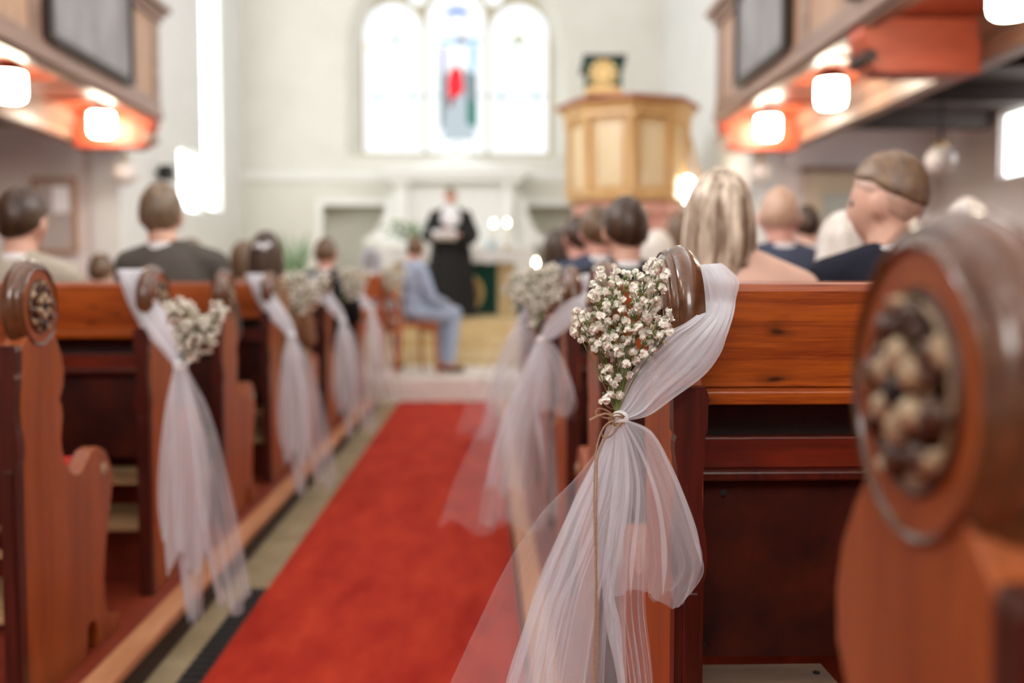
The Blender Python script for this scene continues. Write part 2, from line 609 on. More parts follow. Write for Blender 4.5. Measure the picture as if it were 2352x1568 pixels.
mid = [(poly((1020, 40), (1030, 22), (1050, 17), (1070, 22), (1080, 40), (1064, 34), (1050, 32), (1036, 34)), 'blue'),
       (poly((1010, 92), (1030, 90), (1068, 90), (1105, 86), (1105, 98), (1080, 102), (1010, 102)), 'palebl'),
       (poly((1046, 82), (1062, 84), (1076, 100), (1066, 102), (1052, 92)), 'brown'),
       (poly((1012, 105), (1022, 108), (1024, 160), (1012, 165)), 'mauve'),
       (poly((1080, 100), (1096, 106), (1094, 166), (1080, 160)), 'palebl'),
       (poly((1010, 166), (1096, 166), (1096, 300), (1010, 300)), 'lgrey'),
       (poly((1010, 175), (1022, 150), (1026, 230), (1018, 292), (1010, 292)), 'grey'),
       (poly((1066, 150), (1080, 168), (1096, 170), (1096, 240), (1070, 240)), 'grey'),
       (poly((1072, 236), (1096, 230), (1096, 292), (1072, 285)), 'green'),
       (poly((1046, 148), (1060, 162), (1066, 205), (1054, 222), (1030, 226), (1027, 190), (1034, 164)), 'red'),
       (poly((1030, 226), (1046, 222), (1040, 248), (1032, 246)), 'dkred'),
       (poly((1040, 235), (1066, 226), (1070, 270), (1040, 276)), 'lgrey'),
       (poly((1018, 300), (1090, 300), (1090, 322), (1018, 322)), 'lgrey'),
       (rect(984, 219, 1010, 223), 'lead'), (rect(1096, 219, 1116, 223), 'lead'), (rect(1049, 322, 1053, 352), 'lead')]
glass('pane', holes[0], side_l)
glass('pane', holes[1], mid)
glass('pane', holes[2], side_r)
for c in circ:
    glass('pane', c, [])

# chancel side walls, the left one with two windows
wl = MB()
h1 = [(14.25, 2.25), (15.2, 2.25), (15.2, 7.2), (14.25, 7.2)]
h2 = [(13.1, 2.15), (14.12, 2.15), (14.12, 2.97), (13.1, 2.97)]
v, f = pane_wall([(11, .2), (17.4, .2), (17.4, CEIL), (11, CEIL)], [h1, h2, [(12.0, 6.2), (13.7, 6.2), (13.7, 7.6), (12.0, 7.6)]], lambda p, q: (CL, p, q))
wl.add(v, f)
for h in (h1, h2):
    wl.grid([[(CL, p, q) for p, q in h], [(CL - .12, p, q) for p, q in h]], wrap=True)
wl.box(CL - .3, CL, 10.97, 11.0, 0, CEIL)
struct(wl.build('wall_chancel_left', M['plaster']), 'white plaster side wall left of the altar')
b = MB()
h3 = [(12.0, 6.2), (15.8, 6.2), (15.8, 7.6), (12.0, 7.6)]
v, f = pane_wall([(11, .2), (17.4, .2), (17.4, CEIL), (11, CEIL)], [h3], lambda p, q: (CR, p, q))
b.add(v, f)
b.box(CR + .02, CR + .3, 10.98, 11.0, 0, CEIL)
struct(b.build('wall_chancel_right', M['plaster']), 'white plaster side wall right of the altar')


def wall_window(idx, X, h, glassmat, label, nx=2, nz=4, inward=1):
    """framed window in a side wall; h = outline in (y, z)"""
    y0, z0, y1, z1 = h[0][0], h[0][1], h[2][0], h[2][1]
    o = thing('window_%d' % idx, label, 'window', (X, (y0 + y1) / 2, z0))
    del o['category']
    struct(o)
    off = (X, (y0 + y1) / 2, z0)
    MB().box(X - .004, X + .004, y0, y1, z0, z1).build('pane', glassmat, o, off)
    fr = MB()
    a, b = X - .02, X + .02
    for yy in (y0, y1):
        fr.box(a, b, yy - .03, yy + .03, z0, z1)
    for zz in (z0, z1):
        fr.box(a, b, y0, y1, zz - .03, zz + .03)
    for k in range(1, nx):
        yy = y0 + (y1 - y0) * k / nx
        fr.box(a, b, yy - .014, yy + .014, z0, z1)
    for k in range(1, nz):
        zz = z0 + (z1 - z0) * k / nz
        fr.box(a, b, y0, y1, zz - .012, zz + .012)
    fr.build('frame', M['white'], o, off)
    return o


wall_window(2, CL - .10, h1, G['side'], 'tall bright window in the left wall beside the altar', 2, 8)
wall_window(3, CL - .08, h2, G['side'], 'low bright window in the left wall beside the altar', 2, 2)

wall_window(14, CL - .10, [(12.0, 6.2), (13.7, 6.2), (13.7, 7.6), (12.0, 7.6)], G['high'], 'added light window, out of view high in the left chancel wall', 3, 2)  # unseen window added to brighten the chancel
wall_window(15, CR + .10, h3, G['high'], 'added light window, out of view high in the right chancel wall', 4, 2)  # its unseen counterpart, added for the same chancel light

# nave walls
struct(MB().box(WL, CL - .02, 11, 11.2, 0, CEIL).build('wall_east_left', M['rose_wall']), 'rose grey wall under the left gallery')
struct(MB().box(CR + .02, WR, 11, 11.2, 0, CEIL).build('wall_east_right', M['rose_wall']), 'rose grey wall under the right gallery')
ups = [[(y, 4.7), (y + 1.7, 4.7), (y + 1.7, 7.3), (y, 7.3)] for y in (-3.6, -.2, 3.2, 6.6)]  # openings above the galleries, added out of view to light the nave
high = [(12.0, 6.2), (15.8, 6.2), (15.8, 7.6), (12.0, 7.6)]
low = [(7.75, 2.21), (9.80, 2.21), (9.80, 2.86), (7.75, 2.86)]
idx = 4
for nm, X, hs in (('left', WL, ups), ('right', WR, ups + [low])):
    b = MB()
    v, f = pane_wall([(-5, 0), (11, 0), (11, CEIL), (-5, CEIL)], hs, lambda p, q: (X, p, q))
    b.add(v, f)
    sg = -1 if nm == 'left' else 1
    for h in hs:
        b.grid([[(X, p, q) for p, q in h], [(X + sg * .2, p, q) for p, q in h]], wrap=True)
    struct(b.build('wall_' + nm, M['rose_wall']), 'plaster %s wall of the nave' % nm)
    for h in hs:
        wall_window(idx, X + sg * (.06 if h is low else .15), h, G['side'] if h is low else (G['rear'] if h[0][0] < 0 else G['nave']),
                    'low bright window under the right gallery' if h is low else 'added light window, out of view above the %s gallery' % nm, 2, 1 if h is low else 4)
        idx += 1
b = MB()
hr = [(-2.2, 4.4), (1.3, 4.4), (1.3, 7.4), (-2.2, 7.4)]  # opening added behind the camera to light the pew backs
v, f = pane_wall([(WL, 0), (WR, 0), (WR, CEIL), (WL, CEIL)], [hr], lambda p, q: (p, -5, q))
b.add(v, f)
struct(b.build('wall_front', M['plaster']))
wr = thing('window_%d' % idx, 'added light window high in the unseen wall behind the camera', 'window', (-.45, -5.1, 4.4))
del wr['category']
struct(wr)
MB().box(-2.2, 1.3, -5.11, -5.1, 4.4, 7.4).build('pane', G['rear'], wr, (-.45, -5.1, 4.4))
fr = MB()
for x in (-2.2, -1.03, .13, 1.3):
    fr.box(x - .04, x + .04, -5.09, -5.03, 4.4, 7.4)
for z in (4.4, 5.9, 7.4):
    fr.box(-2.2, 1.3, -5.09, -5.03, z - .04, z + .04)
fr.build('frame', M['white'], wr, (-.45, -5.1, 4.4))

# mouldings of the east wall
b = MB()
for x0, x1 in ((CL, CR),):
    b.box(x0, x1, BY - .05, BY, 2.86, 2.96).box(x0, x1, BY - .09, BY, 2.96, 3.0)
for h in (nl, nr):
    x0, x1 = h[0][0], h[1][0]
    b.box(x0 - .1, x0, BY - .03, BY, .73, 2.56).box(x1, x1 + .1, BY - .03, BY, .73, 2.56).box(x0, x1, BY - .03, BY, 2.46, 2.56)
struct(b.build('trim_8', M['white'], bevel=.006), 'white string course and niche frames on the altar wall')

# ------------------------------------------------------------------ galleries
def gallery(side):
    sg = -1 if side == 'left' else 1
    wall = (AX - WL) if sg < 0 else (WR - AX)
    X = lambda d: AX + sg * d
    base = (X(3.4), 10.6, 2.63)
    g = thing('gallery', 'brown wooden gallery balcony along the %s wall of the nave' % side, 'gallery', base)
    Y0, Y1 = -4.9, 10.55

    def B(*bs):
        m = MB()
        for d0, d1, y0, y1, z0, z1 in bs:
            m.box(X(d0), X(d1), y0, y1, z0, z1)
        return m
    B((2.915, 2.965, Y0, Y1, 2.98, 3.95)).build('parapet', M['gal_panel'], g, base)
    B((2.885, 2.98, Y0, Y1, 2.95, 3.06), (2.86, 2.98, Y0, Y1, 2.88, 2.955), (2.90, 3.02, Y0, Y1, 2.85, 2.88)).build('fascia', M['gal'], g, base, bevel=.012)
    B((2.87, 3.0, Y0, Y1 + .04, 3.86, 3.93), (2.83, 3.03, Y0, Y1 + .07, 3.93, 3.98), (2.79, 3.06, Y0, Y1 + .1, 3.98, 4.04)).build('cornice', M['gal'], g, base, bevel=.012)
    st = []
    for y in (10.46, 9.72, 8.7, 7.68, 6.75, 5.75, 4.75, 3.75, 2.75, 1.75, .75):
        st.append((2.895, 2.92, y - .09, y + .09, 3.06, 3.86))
    for q in st:
        B(q).build('stile', M['gal'], g, base, bevel=.008)
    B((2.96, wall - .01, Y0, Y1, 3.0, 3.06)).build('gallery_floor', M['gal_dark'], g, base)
    B((2.97, 3.74, Y0, Y1, 2.93, 2.97)).build('soffit', M['soffit'], g, base)
    mb = []
    for k in range(12):
        y = 10.1 - k * .98
        mb.append((2.99, 3.70, y - .49, y - .45, 2.905, 2.93))
    for q in mb:
        B(q).build('batten', M['soffit'], g, base)
    B((3.70, 3.86, Y0, Y1, 2.63, 2.94)).build('long_beam', M['gal'], g, base, bevel=.015)
    B((3.66, 3.70, Y0, Y1, 2.78, 2.93), (3.69, 3.70, Y0, Y1, 2.66, 2.70)).build('beam_moulding', M['gal'], g, base, bevel=.01)
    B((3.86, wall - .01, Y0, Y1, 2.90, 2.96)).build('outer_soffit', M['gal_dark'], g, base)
    jo = []
    for k in range(8):
        y = 10.0 - k * 1.4
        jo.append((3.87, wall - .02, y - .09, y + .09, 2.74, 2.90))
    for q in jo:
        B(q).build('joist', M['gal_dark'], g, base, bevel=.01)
    for y in (10.40, 6.62, 2.9, -.6):
        prof = [(2.90, 2.92), (2.90, 2.80), (2.93, 2.74), (2.96, 2.70), (2.95, 2.64), (2.98, 2.59), (3.05, 2.56), (3.69, 2.56), (3.69, 2.92)]
        m = MB().prism(prof, y - .13, y + .13, lambda p, q, t: (X(p), t, q))
        cb = m.build('cross_beam', M['beam'], g, base, bevel=.012)
        m = MB().lathe([(-.145, .02), (-.145, .045), (.145, .045), (.145, .02)], lambda h, a, c: (X(2.955) + a, y + h, 2.665 + c), 16)
        o = m.build('scroll', M['gal'] if y > 10 else M['gal_dark'], g, base, smooth=40)
    B((2.93, wall - .01, Y1, Y1 + .05, 2.86, 3.95)).build('end_board', M['gal'], g, base, bevel=.01)
    return g, X


gl, XL = gallery('left')
gr_, XR = gallery('right')


def tablet(X, y0, y1, z0, z1, surface, label, sg):
    base = (X(2.86), (y0 + y1) / 2, z0)
    t = thing('painted_tablet', label, 'board', base)
    MB().box(X(2.875), X(2.855), y0, y1, z0, z1).build('face', surface, t, base)
    f = MB()
    a, b = X(2.885), X(2.82)
    for bx in ((y0 - .07, y0, z0 - .06, z1 + .06), (y1, y1 + .05, z0 - .06, z1 + .06), (y0, y1, z0 - .07, z0), (y0, y1, z1, z1 + .06)):
        f.box(a, b, *bx)
    f.build('frame', M['frame_dark'], t, base, bevel=.01)


tablet(XL, 7.85, 9.55, 3.10, 3.84, M['slate'], 'dark framed grey tablet hung on the left gallery front', -1)
tablet(XR, 8.03, 9.48, 3.10, 3.84, M['slate'], 'dark framed grey tablet on the far end of the right gallery front', 1)
tablet(XR, 4.6, 6.55, 3.10, 3.84, M['cream_tablet'], 'dark framed cream tablet on the right gallery front above the beam end', 1)


def gallery_lamp(X, Y, label):
    base = (X, Y, 2.62)
    t = thing('ceiling_lamp', label, 'lamp', base, group='lamps under the galleries')
    c = (X, Y, 0)
    MB().zlathe([(2.63, .02), (2.632, .085), (2.65, .108), (2.69, .117), (2.83, .117), (2.858, .110), (2.86, .02)], c, 24).build('lamp_shade', M['lamp'], t, base, smooth=60)
    MB().zlathe([(2.861, .02), (2.850, .119), (2.856, .122), (2.872, .122), (2.882, .09), (2.883, .02)], c, 24).build('cap', M['frame_dark'], t, base, smooth=40)  # dark cap added to keep the glow off the soffit above
    MB().zlathe([(2.884, .02), (2.884, .06), (2.90, .07), (2.928, .07), (2.929, .02)], c, 24).build('mount', M['beam'], t, base, smooth=40)


gallery_lamp(XR(3.30), 10.0, 'glowing opal lamp under the far end of the right gallery')
gallery_lamp(XR(3.30), 8.2, 'glowing opal lamp under the right gallery nearer than the far one')
gallery_lamp(XR(3.30), 5.4, 'glowing opal lamp at the top right corner under the right gallery')
gallery_lamp(XL(3.30), 10.0, 'glowing opal lamp under the far end of the left gallery')
gallery_lamp(XL(3.30), 8.1, 'glowing opal lamp at the left edge under the left gallery')

# ------------------------------------------------------------------ pews
ZC, RD = 1.037, .118      # middle and radius of the round head of a pew end
END = [(-.12, .0), (-.12, .93), (-.098, .945)]
for a in range(222, -43, -8):
    END.append((.101 * math.cos(R(a)), ZC + .101 * math.sin(R(a))))
END += [(.105, .935), (.128, .90), (.140, .86), (.137, .815), (.118, .79), (.108, .778), (.122, .76), (.127, .73), (.118, .70), (.111, .67),
        (.116, .64), (.135, .60), (.170, .565), (.210, .55), (.245, .553), (.280, .578), (.325, .602), (.375, .604), (.425, .585), (.460, .545),
        (.475, .495), (.468, .44), (.448, .39), (.425, .33), (.405, .26), (.393, .19), (.395, .13), (.415, .085), (.455, .062), (.505, .05), (.51, .0),
        (.345, .0), (.340, .05), (.318, .085), (.290, .10), (.262, .09), (.256, .05), (.25, .0)]


def pew(side, name, label, length, cushion=True, board=False):
    sg = 1 if side == 'right' else -1
    X = lambda x: sg * x
    t = thing(name, label, 'pew', (0, 0, 0), 0, 'wooden church pews')
    e = MB().prism(END, 0, .05, lambda p, q, k: (X(k), p, q)).build('end_panel', M['end'], t, bevel=.003)
    # turned rim round the head: flat fillet, bead, groove, fat roll
    pr = [(.001, .0955), (-.003, .097), (-.005, .100), (-.003, .103), (.000, .1045), (.002, .109), (.001, .1125), (.005, .1155), (.009, .1165), (.011, .1150), (.014, .1185), (.022, .1232), (.032, .1235), (.041, .120), (.046, .1145),
          (.049, .112), (.053, .108), (.053, .100), (.051, .095)]
    MB().lathe(pr, lambda h, a, b: (X(h), a, ZC + b), 48).build('rim', M['rim'], t, smooth=35)
    c = MB().lathe([(-.001, .002), (-.001, .063), (-.004, .066), (-.005, .069), (.0005, .072)], lambda h, a, b: (X(h + .0), a, ZC + b), 40)
    ro = c.build('rosette', M['carved'], t, smooth=30)
    lf = MB()
    for k in range(8):
        a = 2 * math.pi * k / 8 + .2
        rot = Matrix.Rotation(-sg * 0, 3, 'X') @ Matrix.Rotation(a, 3, 'X')
        lf.ell(Vector((X(-.006), 0, ZC)) + rot @ Vector((0, .050, 0)), (.010, .014, .011), 10, rot)
        lf.ell(Vector((X(-.006), 0, ZC)) + rot @ Vector((0, .044, .011)), (.008, .008, .008), 8, rot)
    lf.build('carved_leaves', M['carved'], ro, smooth=180)
    pt = MB()
    for k in range(6):
        a = 2 * math.pi * k / 6 + .5
        rot = Matrix.Rotation(a, 3, 'X')
        pt.ell(Vector((X(-.010), 0, ZC)) + rot @ Vector((0, .025, 0)), (.010, .0125, .0105), 10, rot)
    pt.lathe([(-.001, .004), (-.006, .015), (-.005, .027), (-.001, .034)], lambda h, a, b: (X(h), a, ZC + b), 24)
    pt.build('carved_petals', M['petal'], ro, smooth=180)
    pt = MB()
    pt.lathe([(-.001, .056), (-.005, .061), (-.001, .065)], lambda h, a, b: (X(h), a, ZC + b), 36)
    for k in range(5):
        a = 2 * math.pi * k / 5 + .1
        rot = Matrix.Rotation(a, 3, 'X')
        pt.ell(Vector((X(-.006), 0, ZC)) + rot @ Vector((0, .061, 0)), (.008, .006, .012), 8, rot)
    pt.build('carved_buds', M['petal'], ro, smooth=180)
    MB().ell((X(-.012), 0, ZC), (.008, .012, .012), 10).build('flower_eye', M['iron'], ro, smooth=180)
    MB().lathe([(-.008, .003), (-.008, .012), (-.002, .020), (.0, .020)], lambda h, a, b: (X(h), .405 + a, .53 + b), 16).build('scroll_boss', M['petal'], t, smooth=40)
    # moulded post on the back edge of the end
    po = [(.0, .0), (.048, .0), (.048, .645), (.051, .65), (.054, .68), (.051, .715), (.047, .735), (.044, .78), (.046, .82), (.050, .845), (.050, .86), (.047, .868), (.052, .875), (.053, .93), (.048, .942),
          (.0, .942), (-.005, .93), (-.004, .875), (.001, .868), (-.002, .86), (-.002, .845), (.002, .82), (.004, .78), (.001, .735), (-.003, .715), (-.006, .68), (-.003, .65), (.0, .645)]
    MB().prism(po, -.152, -.119, lambda p, q, k: (X(p * .92), k, q)).build('post', M['post'], t)
    MB().box(X(.012), X(.036), -.158, -.1525, .02, .63).build('post_fillet', M['post'], t, bevel=.003)
    Z = 1.10
    MB().prism([(.012, .925), (.050, .925), (.050, 1.085), (.044, 1.097), (.031, 1.1), (.018, 1.097), (.012, 1.085)], X(.05), X(length), lambda p, q, k: (k, p, q)).build('top_rail', M['plank'], t, bevel=.002)
    MB().box(X(.05), X(length), -.045, .05, .902, .924).build('book_ledge', M['plank'], t, bevel=.003)
    MB().box(X(.05), X(length), .055, .07, .835, .902).build('upper_panel', M['gal_dark'], t)  # near-black colour carries the shade under the book ledge
    MB().box(X(.05), X(length), .018, .05, .787, .84).build('middle_rail', M['board'], t, bevel=.003)
    MB().box(X(.05), X(length), -.01, .05, .770, .787).build('ledge_strip', M['post'], t, bevel=.004)
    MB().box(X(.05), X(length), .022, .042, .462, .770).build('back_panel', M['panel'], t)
    bo = MB()
    for x, z in ((.115, .745), (.082, .482), (.62, .745), (.62, .482)):
        bo.lathe([(.018, .0015), (.0185, .006), (.022, .006)], lambda h, a, b: (X(x) + a, h, z + b), 10)
    bo.build('screw', M['iron'], t)
    MB().box(X(.05), X(length), .03, .05, .36, .378).build('stretcher', M['light_wood'], t)
    MB().box(X(.05), X(length), .03, .05, .0, .20).build('plinth', M['dais'], t)
    MB().box(X(.05), X(length), -.05, .30, .205, .228).build('heater_board', M['light_wood'], t, bevel=.003)
    MB().box(X(.05), X(length), .05, .47, .50, .525).build('seat', M['plank'], t, bevel=.006)
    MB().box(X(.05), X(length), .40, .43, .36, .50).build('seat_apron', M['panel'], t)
    if cushion:
        MB().box(X(.06), X(length - .05), .075, .46, .526, .562).build('seat_cushion', M['cushion'], t, bevel=.014)
    MB().prism([(p, q) for p, q in END], X(length), X(length + .045), lambda p, q, k: (k, p, q)).build('end_panel', M['end'], t)
    if board:
        MB().box(X(.062), X(.285), -.30, .015, .432, .452).build('book_board', M['shaded_board'], t, bevel=.003)
        MB().box(X(.08), X(.26), -.02, .02, .34, .431).build('bracket', M['panel'], t)
        sb = MB()
        for x, y in ((.262, -.03), (.262, -.09), (.262, -.2)):
            sb.zlathe([(.4525, .006), (.4545, .006), (.455, .001)], (X(x), y, 0), 10)
        sb.build('screw', M['iron'], t)
    return t


FX, FL = .290, -1.162
rl = ['nearest wooden pew at the right edge, its large carved round end out of focus',
      'sharp wooden pew on the right with tulle and flowers tied to its end',
      'wooden pew on the right just ahead of the sharp pew, its end without tulle',
      'wooden pew on the right two ahead of the sharp pew, with blurred tulle',
      'wooden pew on the right three ahead of the sharp pew',
      'wooden pew on the right four ahead of the sharp pew, with far blurred tulle',
      'wooden pew on the right five ahead of the sharp pew',
      'foremost wooden pew on the right, nearest the altar']
RY = [.66] + [1.633 + .98 * k for k in range(7)]
pr0 = pew('right', 'church_pew', rl[1], 2.55, True, True)
for k, y in enumerate(RY):
    if k == 1:
        pr0.location = (FX, y, .1)
for k, y in enumerate(RY):
    if k != 1:
        o = copy_tree(pr0)
        for c in list(o.children):
            if c.name.split('.')[0] in ('book_board', 'bracket') or (c.name.startswith('screw') and c.bound_box[0][1] < -.05):
                bpy.data.objects.remove(c)
        o.location = (FX, y, .1)
        o.scale = (1, 1, .99 if k == 0 else 1)
        o['label'] = rl[k]
ll = ['nearest wooden pew on the left, bare carved round end at the left edge',
      'second wooden pew on the left, wrapped with the largest left tulle sash',
      'third wooden pew on the left, bare end between two tulle sashes',
      'fourth wooden pew on the left, behind the second tulle sash',
      'fifth wooden pew on the left, bare end beyond the second sash',
      'sixth wooden pew on the left, with the third tulle sash',
      'seventh wooden pew on the left, bare end beyond the third sash',
      'foremost wooden pew on the left, nearest the bride and groom']
LY = [2.645 + .98 * k for k in range(7)] + [9.35]
LY[7] = 2.645 + .98 * 6.93
pl0 = pew('left', 'church_pew', ll[0], 2.55)
pl0.location = (FL, LY[0], .1)
for k in range(1, 8):
    o = copy_tree(pl0)
    o.location = (FL, LY[k], .1)
    o['label'] = ll[k]

# ------------------------------------------------------------------ tulle sashes
def loft(name, m, lefts, rights, nrow, ncol, pleats, amp, bulge, parent, off, seed, pin=.0, hem=0.0):
    """gathered cloth between two edges; pleats swell from the gathered end to the hem, belly towards -y"""
    rnd = random.Random(seed)
    A, B = spline(lefts, nrow), spline(rights, nrow)
    ph = [rnd.uniform(0, 6.28) for _ in range(5)]
    fr = [pleats * k for k in (1, 1.73, .57, 2.6, .31)]
    wt = (.5, .28, .32, .16, .3)
    g = MB()
    uv = []
    rows = []
    vlen = 0
    prev = None
    for i in range(nrow):
        s = i / (nrow - 1)
        a, b = A[i], B[i]
        mid = (a + b) / 2
        if prev is not None:
            vlen += (mid - prev).length
        prev = mid
        wd = (b - a).length
        row = []
        k = pin + (1 - pin) * s ** .7
        for j in range(ncol):
            t = j / (ncol - 1)
            # gather the columns so folds bunch irregularly
            tt = t + .035 * math.sin(t * 9 + ph[0]) * math.sin(math.pi * t)
            p = a.lerp(b, tt)
            wv = 1.35 * noise.noise(Vector((t * pleats * 1.7, s * 1.5, seed * 7.3))) + .42 * noise.noise(Vector((t * pleats * 5.5 + 9, s * 1.1, seed * 3.1)))
            wv += .10 * noise.noise(Vector((t * pleats * 13, s * .8, seed * 5.7)))
            env = min(1, wd / .05) * k
            dy = -bulge * (1 - (2 * t - 1) ** 2) * min(1, wd / .1) + amp * wv * env
            dx = amp * .9 * noise.noise(Vector((t * pleats * 3.1, s * 1.4, seed * 2.3 + 40))) * env * math.sin(math.pi * t)
            dz = hem * math.sin(fr[2] * 6.28 * t + ph[2]) * s ** 3
            row.append((p.x + dx, p.y + dy, p.z + dz))
            uv.append((t * max(wd, .03) * 1.5, vlen))
        rows.append(row)
    g.grid(rows)
    g.uv = uv
    o = g.build(name, m, parent, off, smooth=180)
    return o


def px(pts, ys):
    if not hasattr(ys, '__len__'):
        ys = [ys] * len(pts)
    ys = [ys[0] + (ys[-1] - ys[0]) * i / (len(pts) - 1) for i in range(len(pts))] if len(ys) == 2 else ys
    return [P(x, y, Y) for (x, y), Y in zip(pts, ys)]


base = Vector((FX, 1.633, 1.2))
sash = thing('tulle_sash', 'sharp white tulle sash tied round the focused right pew end', 'sash', base, 0, 'white tulle sashes on the pew ends')
# over the rail and down across the post to the knot
dl = [(1606, 645), (1600, 608), (1606, 640), (1618, 688), (1614, 706), (1600, 722), (1572, 742), (1535, 762), (1488, 804), (1446, 862), (1424, 922), (1413, 955)]
dr = [(1690, 660), (1655, 604), (1697, 641), (1691, 690), (1688, 715), (1680, 745), (1670, 775), (1656, 812), (1618, 862), (1545, 916), (1490, 954), (1436, 966)]
dy = [1.72, 1.665, 1.615, 1.59, 1.555, 1.515, 1.49, 1.475, 1.455, 1.435, 1.42, 1.41]
loft('drape', M['tulle_dense'], px(dl, dy), px(dr, dy), 60, 60, 4, .010, .012, sash, base, 3, pin=.35)
dl2 = [(1612, 648), (1610, 612), (1614, 645), (1624, 690), (1622, 710), (1612, 732), (1590, 758), (1556, 784), (1508, 824), (1460, 872), (1430, 926), (1415, 955)]
dr2 = [(1680, 655), (1645, 608), (1680, 645), (1680, 692), (1676, 718), (1668, 748), (1656, 780), (1640, 815), (1600, 860), (1532, 908), (1482, 948), (1434, 964)]
loft('drape', M['tulle'], px(dl2, [y + .012 for y in dy]), px(dr2, [y + .012 for y in dy]), 60, 60, 6, .012, .006, sash, base, 8, pin=.35)
MB().ell(P(1424, 960, 1.405), (.013, .014, .011), 14).build('knot', M['linen'], sash, base, smooth=180)
# skirt layers below the knot
loft('skirt', M['tulle_sheer'],
     px([(1402, 962), (1372, 1030), (1322, 1095), (1240, 1180), (1165, 1290), (1095, 1430), (1020, 1590), (930, 1790), (860, 2000)], (1.405, 1.33)),
     px([(1418, 968), (1414, 1040), (1404, 1120), (1390, 1210), (1380, 1320), (1372, 1450), (1366, 1600), (1360, 1790), (1350, 2000)], (1.40, 1.40)),
     90, 90, 3.2, .016, .02, sash, base, 11, hem=.02)
loft('skirt', M['tulle_thin'],
     px([(1405, 962), (1388, 1010), (1345, 1100), (1300, 1200), (1262, 1300), (1220, 1410), (1165, 1570), (1110, 1780), (1080, 1960)], (1.40, 1.36)),
     px([(1432, 968), (1446, 1040), (1455, 1120), (1448, 1220), (1440, 1330), (1436, 1450), (1440, 1600), (1446, 1790), (1450, 1960)], (1.40, 1.40)),
     90, 110, 2.6, .016, .03, sash, base, 21, hem=.02)
loft('skirt', M['tulle'],
     px([(1408, 962), (1385, 1020), (1335, 1110), (1290, 1210), (1235, 1330), (1200, 1450), (1165, 1600), (1120, 1780)], (1.41, 1.38)),
     px([(1428, 968), (1440, 1040), (1445, 1120), (1420, 1220), (1385, 1330), (1360, 1450), (1340, 1600), (1320, 1780)], (1.41, 1.40)),
     80, 90, 3, .012, .02, sash, base, 27, hem=.02)
loft('skirt', M['tulle_thin'],
     px([(1416, 964), (1412, 1010), (1408, 1080), (1402, 1150), (1396, 1220), (1392, 1290), (1398, 1352)], (1.40, 1.385)),
     px([(1442, 964), (1496, 990), (1534, 1060), (1570, 1140), (1596, 1220), (1614, 1290), (1590, 1372)], (1.40, 1.37)),
     80, 100, 2.2, .012, .035, sash, base, 33, hem=.012)
loft('skirt', M['tulle_sheer'],
     px([(1420, 964), (1424, 1010), (1436, 1080), (1452, 1150), (1466, 1220), (1480, 1290), (1490, 1360)], (1.41, 1.41)),
     px([(1442, 966), (1494, 992), (1530, 1062), (1564, 1142), (1590, 1222), (1617, 1304), (1560, 1378)], (1.41, 1.41)),
     70, 70, 2.0, .012, .02, sash, base, 37, hem=.01)
loft('skirt', M['tulle_sheer'],
     px([(1420, 966), (1412, 1060), (1402, 1170), (1396, 1280), (1400, 1400), (1420, 1540), (1440, 1700), (1450, 1900)], (1.42, 1.43)),
     px([(1438, 966), (1468, 1050), (1484, 1170), (1484, 1280), (1484, 1400), (1500, 1540), (1512, 1700), (1520, 1900)], (1.42, 1.43)),
     80, 80, 4.5, .012, .014, sash, base, 45, hem=.02)

# narrow gathered folds where the net doubles over itself
for i, (pl_, wd, y1) in enumerate((
        ([(1404, 966), (1374, 1050), (1318, 1170), (1264, 1300), (1222, 1420), (1172, 1580), (1130, 1780)], 16, 1.37),
        ([(1408, 966), (1384, 1060), (1340, 1180), (1292, 1310), (1256, 1400), (1240, 1500), (1222, 1640)], 13, 1.36),
        ([(1412, 966), (1398, 1060), (1372, 1180), (1330, 1290), (1280, 1400), (1262, 1520), (1272, 1680)], 10, 1.365),
        ([(1418, 966), (1416, 1060), (1406, 1190), (1392, 1310), (1398, 1420), (1424, 1540), (1440, 1700)], 12, 1.375),
        ([(1424, 966), (1438, 1050), (1440, 1150), (1420, 1270), (1404, 1360), (1420, 1450), (1432, 1600)], 9, 1.37),
        ([(1432, 966), (1468, 1030), (1500, 1110), (1520, 1200), (1526, 1290), (1522, 1370)], 8, 1.36),
        ([(1436, 966), (1494, 994), (1534, 1062), (1568, 1142), (1596, 1226), (1612, 1300)], 9, 1.385),
        ([(1428, 966), (1450, 1030), (1466, 1110), (1462, 1200), (1452, 1290), (1448, 1370)], 7, 1.37))):
    loft('fold', M['tulle_dense'], px([(x - wd * (.4 + .6 * k / len(pl_)) * (.04 if k == len(pl_) - 1 else 1), y) for k, (x, y) in enumerate(pl_)], (1.398, y1)),
         px([(x + wd * (.4 + .6 * k / len(pl_)) * (.04 if k == len(pl_) - 1 else 1), y) for k, (x, y) in enumerate(pl_)], (1.398, y1)), 60, 12, 1.6, .006, .004, sash, base, 70 + i)

